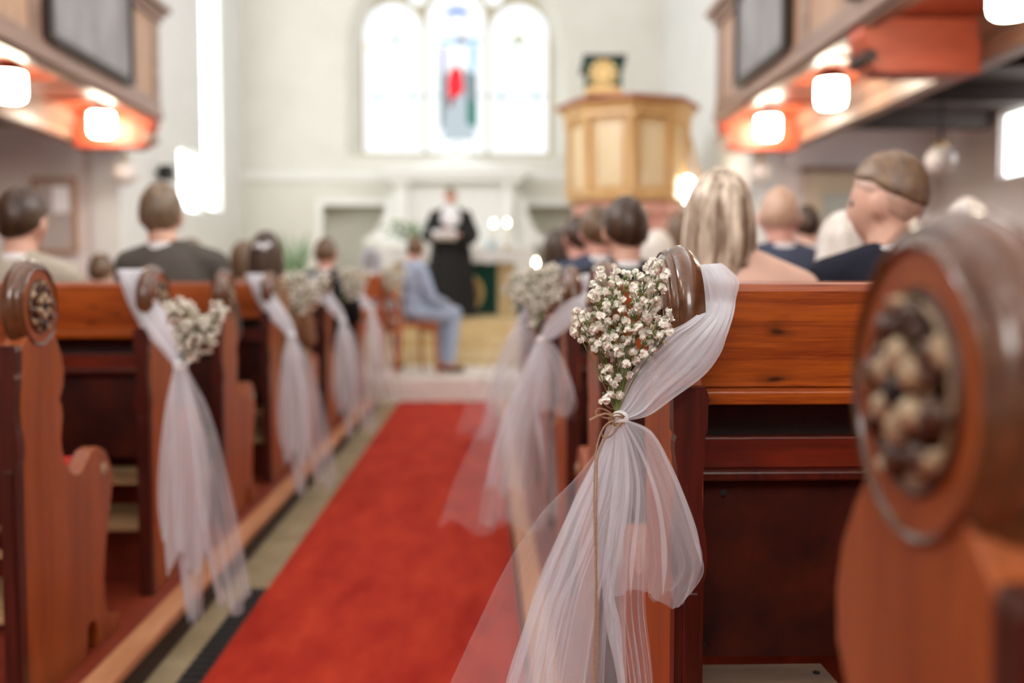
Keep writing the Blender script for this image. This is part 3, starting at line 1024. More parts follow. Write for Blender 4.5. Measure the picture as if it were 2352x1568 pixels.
# left variant, measured on the first dressed pew of the left row
lb = Vector((FL, LY[1], 1.2))
lsash = thing('tulle_sash', 'blurred white tulle sash on the left, largest of the left row', 'sash', lb, 0, 'white tulle sashes on the pew ends')
a = [(284, 650), (268, 618), (278, 650), (296, 702), (328, 758), (366, 802), (392, 832), (402, 842)]
b = [(340, 650), (346, 618), (345, 648), (362, 690), (392, 738), (418, 786), (428, 826), (428, 842)]
ys = [3.72, 3.655, 3.60, 3.56, 3.50, 3.45, 3.42, 3.40]
loft('drape', M['tulle_dense'], px(a, ys), px(b, ys), 40, 40, 3, .014, .03, lsash, lb, 5, pin=.6)
loft('drape', M['tulle_dense'], px(a, [y + .02 for y in ys]), px(b, [y + .02 for y in ys]), 40, 40, 5, .016, .02, lsash, lb, 6, pin=.6)
MB().ell(P(414, 840, 3.39), (.026, .024, .022), 12).build('knot', M['linen'], lsash, lb, smooth=180)
loft('skirt', M['tulle_dense'], px([(400, 842), (380, 930), (366, 1050), (362, 1170), (374, 1275)], (3.39, 3.34)),
     px([(428, 844), (452, 940), (476, 1050), (480, 1180), (470, 1290)], (3.39, 3.30)), 60, 70, 3.4, .028, .06, lsash, lb, 51, hem=.05)
loft('skirt', M['tulle'], px([(404, 842), (392, 940), (388, 1080), (402, 1230), (430, 1400)], (3.40, 3.34)),
     px([(426, 844), (442, 940), (458, 1080), (468, 1230), (464, 1420)], (3.40, 3.32)), 60, 60, 4.4, .026, .05, lsash, lb, 57, hem=.03)
loft('skirt', M['tulle'], px([(414, 846), (430, 960), (446, 1090), (462, 1230), (500, 1385)], (3.38, 3.30)),
     px([(430, 846), (482, 945), (522, 1080), (552, 1220), (578, 1388)], (3.38, 3.24)), 60, 60, 2.6, .03, .05, lsash, lb, 61, hem=.03)

# ------------------------------------------------------------------ baby's breath
def blossom_mesh(rnd, r):
    g = MB()
    for k in range(15):
        d = Vector((rnd.gauss(0, 1), rnd.gauss(0, 1), rnd.gauss(.35, 1))).normalized()
        u = d.orthogonal().normalized()
        v = d.cross(u)
        sz = r * rnd.uniform(.55, .75)
        c = d * r * .38
        rows = []
        for i in range(4):
            s = i / 3
            row = []
            for j in range(5):
                t = (j / 4 - .5) * 2
                wob = .15 * math.sin(t * 5 + k) * s
                q = c + d * (s * r * .62 - .15 * r * abs(t) + wob * r) + u * (t * sz * (.35 + .5 * s)) + v * (sz * (.25 - .9 * s * s * .5 + .2 * abs(t)))
                row.append(q)
            rows.append(row)
        g.grid(rows)
    g.ell((0, 0, 0), (r * .55, r * .55, r * .5), 7)
    return g


rnd = random.Random(4)
proto_bl = []
for k in range(5):
    o = blossom_mesh(rnd, .0068).build('blossom', M['blossom'], smooth=60)
    COL.objects.unlink(o)
    proto_bl.append(o)


def inside(p, pl):
    c = False
    for i in range(len(pl)):
        (x1, y1), (x2, y2) = pl[i], pl[i - 1]
        if (y1 > p[1]) != (y2 > p[1]) and p[0] < (x2 - x1) * (p[1] - y1) / (y2 - y1) + x1:
            c = not c
    return c


def bouquet(label, region, centres, knotp, ydep, n, size, seed, individual, base, stem_r=.0007):
    rnd = random.Random(seed)
    t = thing('flower_bouquet', label, 'flowers', base, 0, "baby's breath bouquets on the pew ends")
    pts = []
    tries = 0
    gap = size * 1.15
    while len(pts) < n and tries < 30000:
        tries += 1
        c = rnd.choice(centres)
        q = (rnd.gauss(c[0], c[2]), rnd.gauss(c[1], c[2]))
        if not inside(q, region):
            continue
        w_ = P(q[0], q[1], rnd.uniform(*ydep))
        if all((w_ - o).length > gap for o, _ in pts):
            pts.append((w_, min(range(len(centres)), key=lambda i: (centres[i][0] - q[0]) ** 2 + (centres[i][1] - q[1]) ** 2)))
    kn = Vector(knotp)
    st = MB()
    nodes = []
    for i, c in enumerate(centres):
        e = P(c[0], c[1], sum(ydep) / 2)
        e = e.lerp(kn, .16)
        mid = kn.lerp(e, .5) + Vector((rnd.uniform(-.008, .008), rnd.uniform(-.006, .006), .012))
        path = spline([kn, mid, e], 14)
        st.tube(path, [stem_r * (1.5 - k / 13 * .7) for k in range(14)], 5)
        nodes.append(path)
    for w_, ci in pts:
        path = nodes[ci]
        cand = [p for p in path if p.z < w_.z - .004] or [path[0]]
        a = min(cand[4:] or cand, key=lambda p: (p - w_).length)
        m_ = a.lerp(w_, .55) + Vector((rnd.uniform(-.005, .005), rnd.uniform(-.004, .004), -.004))
        st.tube(spline([a, m_, w_], 6), stem_r * .75, 4)
        # a couple of closed buds on the way
        if rnd.random() < .5:
            bq = m_ + Vector((rnd.uniform(-.012, .012), rnd.uniform(-.006, .006), rnd.uniform(.004, .016)))
            st.tube([m_, bq], stem_r * .6, 4)
            st.ell(bq, (size * .22,) * 3, 6)
    st.build('stems', M['stem'], t, base, smooth=180)
    pts.sort(key=lambda e: e[0].y)
    rest = MB()
    for i, (w_, _) in enumerate(pts):
        src = proto_bl[i % 5]
        sc_ = size / .0136 * rnd.uniform(.8, 1.2)
        rot = Matrix.Rotation(rnd.uniform(0, 6.28), 3, 'Z') @ Matrix.Rotation(rnd.uniform(-.8, .8), 3, 'X')
        if individual and i < 100:
            o = src.copy()
            COL.objects.link(o)
            o.parent = t
            o.location = w_ - Vector(base)
            o.rotation_euler = rot.to_euler()
            o.scale = (sc_,) * 3
        else:
            vs = [rot @ (v.co * sc_) + w_ for v in src.data.vertices]
            rest.add(vs, [tuple(p.vertices) for p in src.data.polygons])
    if rest.v:
        o = rest.build('small_blossoms' if individual else 'blossoms', M['blossom'], t, base, smooth=60)
        o['kind'] = 'stuff'
    return t


reg = [(1296, 770), (1320, 716), (1362, 700), (1352, 655), (1388, 606), (1420, 612), (1448, 625), (1486, 592), (1530, 605), (1542, 690), (1545, 775), (1505, 800),
       (1490, 830), (1452, 868), (1438, 900), (1402, 930), (1382, 925), (1384, 862), (1376, 830), (1338, 800)]
cen = [(1318, 745, 22), (1345, 735, 20), (1375, 690, 22), (1378, 675, 20), (1398, 640, 22), (1432, 640, 22), (1470, 650, 26), (1490, 618, 20), (1515, 640, 20),
       (1470, 695, 24), (1440, 760, 28), (1410, 790, 28), (1385, 800, 22), (1470, 740, 26), (1505, 735, 22), (1520, 775, 18), (1450, 800, 26), (1365, 790, 20), (1420, 830, 22), (1400, 870, 14),
       (1402, 905, 12), (1470, 790, 22), (1425, 740, 22), (1490, 690, 20), (1390, 750, 20), (1360, 760, 18)]
bq = bouquet("sharp bouquet of small white baby's breath on the focused right pew end", reg, cen, P(1416, 950, 1.41), (1.36, 1.485), 270, .0118, 7, True, base)

regl = [(372, 700), (400, 680), (440, 690), (470, 715), (498, 682), (524, 705), (522, 745), (500, 790), (470, 822), (432, 832), (412, 800), (385, 750)]
cenl = [(400, 705, 14), (430, 715, 16), (430, 750, 18), (460, 760, 18), (502, 712, 12), (480, 780, 16), (440, 800, 16), (450, 730, 16), (420, 770, 14), (488, 745, 12)]
bl = bouquet("cream baby's breath bouquet on the left, largest of the left row", regl, cenl, P(414, 838, 3.40), (3.22, 3.38), 190, .017, 9, False, lb, .0012)

# repeats along the rows
for k, (lab, labb) in enumerate((('blurred white tulle sash on the right, next beyond the sharp one', "blurred baby's breath bouquet on the right, next beyond the sharp one"),
                                 ('far blurred white tulle sash on the right, third from the camera', "far blurred baby's breath bouquet on the right beside the white steps"))):
    for src, lb_ in ((sash, lab), (bq, labb)):
        if src is bq:
            cp_ = None
            # one mesh for the far bouquets: their blossoms are too small to tell apart
        o = copy_tree(src) if src is sash else None
        if o:
            o.location = base + Vector((0, 1.96 * (k + 1), 0))
            o['label'] = lb_
reg2 = reg
far_bq = bouquet("blurred baby's breath bouquet on the right, next beyond the sharp one", reg, cen, P(1416, 950, 1.41), (1.37, 1.475), 300, .0115, 17, False, base, .0009)
far_bq.location = base + Vector((0, 1.96, .03))
far_bq.scale = (1.12, 1.0, 1.05)
f2 = copy_tree(far_bq)
f2.location = base + Vector((0, 3.92, .03))
f2['label'] = "far blurred baby's breath bouquet on the right beside the candle"
for k, (lab, labb) in enumerate((('second blurred white tulle sash from the left edge', "second blurred baby's breath bouquet from the left edge"),
                                 ('third blurred white tulle sash from the left edge', "third blurred baby's breath bouquet from the left edge"),
                                 ('farthest white tulle sash on the left, beside the groom', "farthest baby's breath bouquet on the left, beside the groom's chair"))):
    o = copy_tree(lsash)
    o.location = lb + Vector((.0, LY[3 + 2 * k] - LY[1], 0))
    o['label'] = lab
    o = copy_tree(bl)
    o.location = lb + Vector((.10 if k == 2 else -.02, LY[3 + 2 * k] - LY[1], .12 + .04 * k))
    o.scale = (1.15, 1, 1.1)
    o['label'] = labb

# jute twine round the knot
tw = thing('twine_bow', 'thin brown jute twine bow tied round the sharp tulle knot', 'twine', P(1400, 960, 1.39))
off = P(1400, 960, 1.39)
c = MB()
c.tube(spline(px([(1440, 962), (1424, 950), (1406, 952), (1398, 964), (1412, 972), (1436, 970)], [1.40, 1.386, 1.385, 1.388, 1.384, 1.395]), 30), .0013, 7)
c.tube(spline(px([(1440, 966), (1424, 956), (1408, 958), (1400, 970), (1414, 977), (1436, 974)], [1.40, 1.387, 1.386, 1.388, 1.385, 1.396]), 30), .0013, 7)
c.build('wrap', M['twine'], tw, off, smooth=180)
for pts in ([(1412, 962), (1392, 978), (1382, 995), (1390, 1006), (1408, 996), (1424, 972)], [(1412, 960), (1396, 944), (1376, 938), (1368, 950), (1385, 958), (1410, 962)]):
    MB().tube(spline(px(pts, 1.378), 30), .0013, 7).build('loop', M['twine'], tw, off, smooth=180)
for pts in ([(1412, 964), (1388, 980), (1372, 1020), (1366, 1080), (1365, 1180), (1368, 1300), (1367, 1430), (1364, 1590), (1362, 1750)],
            [(1412, 966), (1394, 1000), (1374, 1045), (1371, 1110), (1370, 1200), (1370, 1320), (1373, 1440), (1372, 1590), (1370, 1760)]):
    MB().tube(spline(px(pts, (1.378, 1.325)), 60), .0012, 6).build('tail', M['twine'], tw, off, smooth=180)
for pts in ([(1412, 960), (1392, 950), (1368, 958), (1355, 966)],):
    MB().tube(spline(px(pts, 1.375), 16), [.0013 + .0011 * k / 15 for k in range(16)], 7).build('frayed_end', M['twine'], tw, off, smooth=180)

# ------------------------------------------------------------------ altar end
ab = (-.40, 14.2, .73)
al = thing('altar', 'stone altar with white cloth and dark green hanging below the window', 'altar', ab)
MB().box(-1.25, .45, 13.98, 14.75, .731, 1.52).build('altar_block', M['step'], al, ab, bevel=.01)
MB().box(-1.50, .72, 13.85, 14.85, 1.52, 1.62).build('altar_slab', M['chancel'], al, ab, bevel=.01)
cl = MB()
cl.box(-1.51, .73, 13.83, 14.86, 1.621, 1.632)
for k in range(28):
    x0 = -1.51 + k * .08
    cl.box(x0, x0 + .08, 13.825 - .006 * (k % 2), 13.838, 1.47 - .008 * math.sin(k * 1.7), 1.632)
cl.build('altar_cloth', M['linen'], al, ab)
MB().box(-1.02, .20, 13.955, 13.975, .75, 1.53).build('green_hanging', M['green'], al, ab, bevel=.004)
em = MB()
c0 = (-.27, 0, 1.05)
for r0, r1 in ((.235, .275), (.17, .185)):
    em.lathe([(0, r0), (-.012, (r0 + r1) / 2), (0, r1)], lambda h, a, b_: (c0[0] + a, 13.952 + h, c0[2] + b_), 40)
for k in range(12):
    t = 2 * math.pi * k / 12
    em.ell((c0[0] + .225 * math.cos(t), 13.95, c0[2] + .225 * math.sin(t)), (.02, .006, .02), 8)
em.lathe([(0, .005), (-.006, .09), (0, .11)], lambda h, a, b_: (c0[0] + a, 13.952 + h, c0[2] + b_), 24)
em.build('gold_wreath', M['gold'], al, ab, smooth=50)

rb = (-.43, 16.2, .73)
rt = thing('altarpiece', 'white carved altarpiece with pediment rising behind the altar', 'altarpiece', rb)


def rbox(name, *bs, bevel=.01):
    m = MB()
    for q in bs:
        m.box(*q)
    return m.build(name, M['white'], rt, rb, bevel=bevel)


rbox('plinth', (-1.60, .74, 15.75, 16.49, .731, 1.75))
rbox('plinth_moulding', (-1.65, .79, 15.70, 16.49, 1.70, 1.80))
rbox('back_field', (-1.42, .56, 16.05, 16.49, 1.80, 2.79))
for x in (-1.28, .42):
    m = MB().zlathe([(0, .15), (.05, .15), (.07, .12), (.10, .14), (.13, .11), (.85, .10), (.87, .125), (.90, .11), (.95, .16), (1.0, .16)], (x, 15.98, 1.80), 24)
    m.build('column', M['white'], rt, rb, smooth=40)
rbox('entablature', (-1.50, .64, 15.78, 16.48, 2.79, 2.90), (-1.56, .70, 15.72, 16.48, 2.90, 2.99))
MB().prism([(-1.25, 2.99), (.40, 2.99), (-.20, 3.16), (-.34, 3.30), (-.43, 3.38), (-.52, 3.30), (-.66, 3.16)], 15.85, 16.45, lambda p, q, t: (p, t, q)).build('pediment', M['white'], rt, rb, bevel=.01)
for sg in (-1, 1):
    xc = -.43 + sg * .98
    pf = [(0, 0), (.55, 0), (.56, .10), (.44, .14), (.30, .30), (.22, .52), (.20, .70), (.10, .82), (0, .86)]
    MB().prism([(xc + sg * (p - .05), 1.8 + q) for p, q in pf], 16.1, 16.4, lambda p, q, t: (p, t, q)).build('scroll', M['white'], rt, rb, bevel=.01)


def candle(name, label, x, y, z, h, r, group=None, stick=0.0):
    t = thing(name, label, 'candle', (x, y, z), group=group)
    o = (x, y, z)
    MB().zlathe([(0, .05), (.012, .05), (.02, .02), (stick, .018), (stick + .01, .045), (stick + .02, .045), (stick + .022, r)], o, 20).build('candle_stick', M['brass'], t, o, smooth=40)
    MB().zlathe([(stick + .02, r), (h, r), (h + .004, r * .8), (h - .002, .004)], o, 20).build('wax', M['wax'], t, o, smooth=40)
    MB().zlathe([(h, .006), (h + .012, .016), (h + .03, .017), (h + .055, .009), (h + .075, .001)], o, 14).build('flame', M['flame'], t, o, smooth=180)


candle('altar_candle', 'left one of the two lit candles on the white altar cloth', .145, 14.1, 1.633, .36, .035, 'lit candles on the altar', .05)
candle('altar_candle', 'right one of the two lit candles on the white altar cloth', .335, 14.1, 1.633, .37, .035, 'lit candles on the altar', .05)
candle('standing_candle', 'lit thick candle on a tall stand right of the white steps', P(1231, 610, 10.35).x, 10.35, .231, 1.14, .05, None, .86)

# altar flowers and small things on the cloth
ab2 = (P(940, 560, 14.1).x, 14.1, 1.633)
fl = thing('flower_vase', 'white flowers and blue green leaves in a vase on the altar', 'flowers', ab2)
MB().zlathe([(0, .05), (.03, .06), (.10, .075), (.15, .05), (.17, .055)], ab2, 18).build('vase', M['white'], fl, ab2, smooth=50)
rnd = random.Random(31)
lv, bl_, st_ = MB(), MB(), MB()
for k in range(60):
    d = Vector((rnd.gauss(0, .16), rnd.gauss(0, .06), rnd.uniform(.16, .42)))
    e = Vector(ab2) + d
    st_.tube([Vector(ab2) + Vector((0, 0, .16)), e], .003, 4)
    u = Vector((rnd.gauss(0, 1), rnd.gauss(0, .5), rnd.gauss(0, 1))).normalized() * .055
    n = u.cross(Vector((0, 1, 0))).normalized() * .02
    lv.add([e - u, e + n, e + u, e - n, e + Vector((0, .008, 0)), e - Vector((0, .008, 0))], [(0, 1, 4), (1, 2, 4), (2, 3, 4), (3, 0, 4), (1, 0, 5), (2, 1, 5), (3, 2, 5), (0, 3, 5)])
    if k % 4 == 0:
        bl_.ell(e + Vector((0, -.02, .04)), (.028, .028, .024), 8)
lv.build('leaves', M['leaf'], fl, ab2, kind='stuff')
st_.build('stems', M['stem'], fl, ab2)
bl_.build('white_flowers', M['blossom'], fl, ab2, smooth=180, kind='stuff')
q = P(1128, 560, 13.95)
t = thing('altar_jug', 'small pale blue jug on the altar beside the candles', 'jug', (q.x, 13.95, 1.633))
o_ = (q.x, 13.95, 1.633)
MB().zlathe([(0, .05), (.02, .065), (.09, .07), (.13, .04), (.17, .045)], o_, 18).build('jug_body', mat('pale blue glaze', (.55, .68, .72), .3), t, o_, smooth=50)
MB().tube(spline([(q.x + .04, 13.95, 1.633 + .15), (q.x + .10, 13.95, 1.633 + .13), (q.x + .06, 13.95, 1.633 + .06)], 10), .008, 6).build('handle', M['white'], t, o_, smooth=180)
q = P(678, 600, 14.5)
t = thing('floor_plant', 'tall thin green plant standing by the left altar wall', 'plant', (q.x, 14.5, .73))
o_ = (q.x, 14.5, .73)
MB().zlathe([(0, .12), (.25, .16), (.27, .16), (.27, .13)], o_, 20).build('pot', M['white'], t, o_, smooth=40)
lv = MB()
for k in range(26):
    a = rnd.uniform(0, 6.28)
    l = rnd.uniform(.5, .95)
    b0 = Vector(o_) + Vector((0, 0, .26))
    e = b0 + Vector((math.cos(a) * .22, math.sin(a) * .22, l))
    lv.tube(spline([b0, b0.lerp(e, .5) + Vector((0, 0, .1)), e], 8), [.012 * math.sin(math.pi * (i + .6) / 8) + .002 for i in range(8)], 5)
lv.build('leaves', M['leaf'], t, o_, smooth=180, kind='stuff')

# pulpit
pb = (1.73, 12.0, .73)
pu = thing('pulpit', 'golden wooden octagonal pulpit on pink steps right of the window', 'pulpit', pb)


def octa(r, rot=22.5 + 22.5):
    a0 = math.atan2(-12.0, -1.73)
    return [(pb[0] + r * math.cos(a0 + R(45 * k + 4)), pb[1] + r * math.sin(a0 + R(45 * k + 4))) for k in range(8)]


def oct_prism(name, levels, m, bevel=.008):
    b = MB()
    b.grid([[(x, y, z) for x, y in octa(r)] for z, r in levels], wrap=True, cap=True)
    return b.build(name, m, pu, pb, bevel=bevel)


oct_prism('foot', [(.732, .30), (1.2, .22), (1.55, .22), (1.72, .42)], M['pink'])
oct_prism('base_steps', [(1.72, .52), (1.80, .52), (1.80, .60), (1.88, .60), (1.88, .56), (2.0, .58), (2.0, .66), (2.10, .66), (2.10, .62), (2.16, .62)], M['pink'])
oct_prism('body', [(2.16, .685), (3.14, .685)], M['pulpit'])
oct_prism('base_moulding', [(2.14, .70), (2.19, .74), (2.24, .71)], M['pulpit'])
oc = octa(.70)
for k in range(8):
    p0, p1 = Vector((*oc[k], 0)), Vector((*oc[(k + 1) % 8], 0))
    d = (p1 - p0)
    L_ = d.length
    d = d / L_
    n = Vector((d.y, -d.x, 0))
    if n.dot(p0 - Vector((pb[0], pb[1], 0))) < 0:
        n = -n

    def fb(name, t0, t1, z0, z1, th, m):
        b = MB()
        q = [p0 + d * t0, p0 + d * t1]
        vs = []
        for z in (z0, z1):
            for w_ in (-.02, th):
                for s_ in q:
                    vs.append(s_ + n * (w_ - .02) + Vector((0, 0, z)))
        b.add(vs, [(0, 1, 3, 2), (4, 6, 7, 5), (0, 4, 5, 1), (2, 3, 7, 6), (0, 2, 6, 4), (1, 5, 7, 3)])
        return b.build(name, m, pu, pb, bevel=.006)
    fb('panel', .11, L_ - .11, 2.30, 3.02, .015, M['pulpit_panel'])
    for t0, t1, z0, z1 in ((.08, .11, 2.27, 3.05), (L_ - .11, L_ - .08, 2.27, 3.05), (.08, L_ - .08, 2.25, 2.29), (.08, L_ - .08, 3.03, 3.07)):
        fb('panel_moulding', t0, t1, z0, z1, .032, M['pulpit'])
    b = MB().zlathe([(2.24, .05), (2.27, .05), (2.29, .038), (2.98, .032), (3.0, .045), (3.06, .055), (3.10, .055)], (oc[k][0], oc[k][1], 0), 14)
    b.build('corner_column', M['pulpit'], pu, pb, smooth=40)
oct_prism('frieze', [(3.08, .72), (3.10, .76), (3.16, .76)], M['pulpit'])
oct_prism('cornice', [(3.155, .74), (3.19, .80), (3.24, .82), (3.24, .845)], M['pulpit'])
oct_prism('cornice_rim', [(3.24, .85), (3.27, .87), (3.30, .86), (3.31, .80)], M['pulpit_rim'])
# stair rail of the pulpit
MB().tube([P(1580, 300, 12.2), P(1602, 395, 12.2), P(1628, 495, 12.2)], .025, 8).build('stair_rail', M['pulpit'], pu, pb, smooth=180)
# reading desk with green hanging on the pulpit edge
q0, q1 = P(1342, 262, 11.35), P(1428, 150, 11.35)
db = ((q0.x + q1.x) / 2, 11.35, 3.31)
dk = thing('reading_desk', 'reading desk with green cloth and gold emblem on the pulpit edge', 'lectern', db)
x0, x1 = q0.x, q1.x
MB().box(x0 + .02, x1 - .02, 11.30, 11.62, 3.312, 3.40).build('desk_foot', M['pulpit'], dk, db, bevel=.006)
MB().prism([(11.36, 3.40), (11.62, 3.40), (11.66, 3.62), (11.36, 3.70)], x0 + .03, x1 - .03, lambda p, q, t: (t, p, q)).build('desk_box', M['pulpit'], dk, db, bevel=.005)
MB().prism([(11.29, 3.715), (11.72, 3.60), (11.72, 3.635), (11.29, 3.75)], x0 - .02, x1 + .05, lambda p, q, t: (t, p, q)).build('desk_top', M['frame_dark'], dk, db, bevel=.005)
MB().box(x0, x1, 11.325, 11.345, 3.33, 3.73).build('green_hanging', M['green'], dk, db, bevel=.004)
g_ = MB()
g_.box(x0, x1, 11.31, 11.324, 3.31, 3.355)
cx, cz = (x0 + x1) / 2, 3.54
for r0, r1 in ((.115, .150),):
    g_.lathe([(0, r0), (-.012, (r0 + r1) / 2), (0, r1)], lambda h, a, b_: (cx + a, 11.323 + h, cz + b_), 36)
for k in range(8):
    t_ = 2 * math.pi * k / 8
    rot = Matrix.Rotation(t_, 3, 'Y')
    g_.ell(Vector((cx, 11.32, cz)) + rot @ Vector((.07, 0, 0)), (.045, .006, .026), 10, rot)
g_.ell((cx, 11.32, cz), (.03, .008, .03), 10)
for k in range(12):
    t_ = 2 * math.pi * k / 12
    g_.ell((cx + .148 * math.cos(t_), 11.321, cz + .148 * math.sin(t_)), (.018, .006, .018), 8)
g_.build('gold_emblem', M['gold'], dk, db, smooth=50)
q = P(1578, 440, 11.9)
wlamp = thing('tall_candle_lamp', 'bright tall lamp beside the right edge of the pulpit', 'lamp', (q.x, 11.9, .73))
o_ = (q.x, 11.9, .73)
MB().zlathe([(.001, .14), (.03, .14), (.05, .03), (1.38, .02), (1.40, .06), (1.42, .06)], o_, 20).build('stand', M['brass'], wlamp, o_, smooth=40)
MB().zlathe([(1.42, .05), (1.44, .075), (1.66, .075), (1.70, .06), (1.72, .02)], o_, 20).build('lamp_shade', M['lamp'], wlamp, o_, smooth=60)


def wall_globe(label, px_, py_, Y, r, m):
    q = P(px_, py_, Y)
    t = thing('globe_lamp', label, 'lamp', q, group=None)
    MB().ell(q, (r, r, r), 18).build('globe', m, t, q, smooth=180)
    MB().zlathe([(r * .9, .045), (r * 1.15, .05), (r * 1.3, .02)], q, 14).build('cap', M['brass'], t, q, smooth=40)
    MB().tube([q + Vector((0, 0, r * 1.25)), q + Vector((0, .0, r * 1.9)), (CL - .01 if q.x < 0 else q.x, 11.02, q.z + r * 1.9)] if Y > 10.5 else [q + Vector((0, 0, r * 1.2)), (q.x, q.y, 2.9)], .012, 8).build('arm', M['iron'], t, q, smooth=60)


wall_globe('unlit round globe lamp on the wall under the left gallery', 286, 396, 10.7, .14, M['opal'])
wall_globe('unlit round globe lamp on the wall under the right gallery', 1746, 394, 10.7, .135, M['opal'])
wall_globe('unlit pale hanging lamp near the low window under the right gallery', 2160, 368, 8.3, .12, M['opal'])
q = P(381, 397, 12.2)
t = thing('loudspeaker', 'small black loudspeaker on the left chancel wall', 'loudspeaker', (CL + .1, 12.2, q.z))
o_ = (CL + .1, 12.2, q.z)
MB().box(CL + .05, CL + .2, 12.12, 12.28, q.z - .09, q.z + .09).build('cabinet', M['black'], t, o_, bevel=.01)
MB().box(CL, CL + .05, 12.18, 12.22, q.z - .03, q.z + .03).build('bracket', M['black'], t, o_)
# notice board and door in the walls under the galleries
a, b = P(88, 572, 10.97), P(166, 418, 10.97)
t = thing('notice_board', 'brown framed grey notice board on the wall under the left gallery', 'board', ((a.x + b.x) / 2, 10.97, a.z))
o_ = ((a.x + b.x) / 2, 10.97, a.z)
MB().box(a.x, b.x, 10.955, 10.985, a.z, b.z).build('board_face', M['glass_dark'], t, o_)
m = MB()
for q in ((a.x - .05, a.x, a.z - .05, b.z + .05), (b.x, b.x + .05, a.z - .05, b.z + .05), (a.x, b.x, a.z - .05, a.z), (a.x, b.x, b.z, b.z + .05)):
    m.box(q[0], q[1], 10.94, 10.99, q[2], q[3])
m.build('frame', M['gal_panel'], t, o_, bevel=.006)
q = P(140, 458, 10.95)
MB().box(q.x - .09, q.x + .09, 10.945, 10.954, q.z - .14, q.z + .14).build('highlight', M['paper'], t, o_)  # bluish white highlight on the board face, painted as a flat plate
a, b = P(1895, 600, 10.98), P(1965, 450, 10.98)
d = thing('door_1', 'grey green door in a buff frame under the right gallery', 'door', ((a.x + b.x) / 2, 10.98, 0))
del d['category']
struct(d)
o_ = ((a.x + b.x) / 2, 10.98, 0)
dw = (a.x - .05, b.x + .2)
MB().box(dw[0], dw[1], 10.95, 10.99, .0, 2.18).build('door_leaf', M['door'], d, o_, bevel=.006)
m = MB()
m.box(dw[0] - .16, dw[0], 10.93, 10.995, 0, 2.34).box(dw[1], dw[1] + .16, 10.93, 10.995, 0, 2.34).box(dw[0] - .2, dw[1] + .2, 10.92, 10.995, 2.18, 2.40)
m.build('door_frame', M['door_frame'], d, o_, bevel=.01)
MB().box(dw[0] - .24, dw[1] + .24, 10.88, 10.99, 2.40, 2.47).build('door_hood', M['gal'], d, o_, bevel=.01)
MB().ell((dw[0] + .08, 10.93, 1.05), (.03, .03, .03), 10).build('door_handle', M['brass'], d, o_, smooth=180)

# ------------------------------------------------------------------ people
def skin(name, c):
    m = mat(name, c, .5, .35)
    b = m.node_tree.nodes['Principled BSDF']
    n = N(m, 'ShaderNodeTexNoise', Scale=14, Detail=4)
    r = ramp(m, [(.3, tuple(x * .9 for x in c)), (.7, c)])
    L(m, n.outputs[0], r.inputs[0])
    L(m, r.outputs[0], b.inputs['Base Color'])
    return m


SK = {'fair': skin('fair skin', (.72, .42, .31)), 'pink': skin('pink skin', (.70, .36, .28)), 'peach': skin('peach skin', (.84, .54, .42))}


def hair_mat(name, a, b):
    m = noisy(name, a, b, 36, .42, .3, .5, (1, 1, .07), 4)
    for n in m.node_tree.nodes:
        if n.type == 'VALTORGB':
            n.color_ramp.elements[0].position = .40
            n.color_ramp.elements[1].position = .62
    return m


HR = {'dark': hair_mat('dark brown hair', (.030, .014, .007), (.075, .038, .018)), 'brown': hair_mat('brown hair', (.085, .045, .022), (.19, .11, .055)),
      'mid': hair_mat('mid brown hair', (.13, .085, .05), (.24, .165, .10)), 'blond': hair_mat('ash blond hair', (.17, .10, .06), (.90, .77, .60)),
      'slick': noisy('slick brown hair', (.12, .07, .04), (.27, .17, .10), 40, .42, .3, .5, (1, .1, .6), 4), 'white': hair_mat('white blond hair', (.62, .54, .45), (.85, .80, .74)), 'bald': hair_mat('thin fair hair', (.50, .30, .20), (.64, .42, .30)),
      'stubble': hair_mat('cropped hair', (.50, .31, .23), (.58, .37, .28)), 'black': hair_mat('black hair', (.012, .007, .005), (.035, .02, .014))}


def cloth(name, c, sc_=60):
    return noisy(name, c, tuple(x * 1.25 + .004 for x in c), sc_, .85, .15, .2)


CL_ = {'greige': cloth('greige jacket', (.38, .34, .27)), 'grey': cloth('dark grey jacket', (.085, .075, .065)), 'navy': cloth('navy jacket', (.013, .014, .024)), 'black': cloth('black jacket', (.012, .012, .014)),
       'slate': cloth('slate blue jacket', (.055, .065, .10)), 'ltblue': cloth('light blue suit', (.34, .42, .56)), 'white': cloth('white shirt', (.82, .82, .82)), 'brown': cloth('brown dress', (.24, .13, .07)),
       'cream': cloth('cream dress', (.74, .68, .60)), 'rose': cloth('rose dress', (.68, .36, .28)), 'paleblue': cloth('pale blue shirt', (.48, .60, .72)), 'dktrs': cloth('dark trousers', (.03, .03, .035)), 'shoe': cloth('brown shoe', (.12, .05, .03))}


def blob(name, mb, m, parent, voxel=.012, smooth=8):
    me = bpy.data.meshes.new('raw')
    me.from_pydata(mb.v, [], mb.f)
    bm = bmesh.new()
    bm.from_mesh(me)
    bmesh.ops.recalc_face_normals(bm, faces=bm.faces)
    bm.to_mesh(me)
    bm.free()
    t = bpy.data.objects.new('raw', me)
    COL.objects.link(t)
    r = t.modifiers.new('r', 'REMESH')
    r.mode = 'VOXEL'
    r.voxel_size = voxel
    s = t.modifiers.new('s', 'SMOOTH')
    s.factor = .5
    s.iterations = smooth
    dg = bpy.context.evaluated_depsgraph_get()
    me2 = bpy.data.meshes.new_from_object(t.evaluated_get(dg))
    bpy.data.objects.remove(t)
    bpy.data.meshes.remove(me)
    me2.name = name
    me2.materials.clear()
    me2.materials.append(m)
    me2.polygons.foreach_set('use_smooth', [True] * len(me2.polygons))
    o = bpy.data.objects.new(name, me2)
    COL.objects.link(o)
    o.parent = parent
    return o


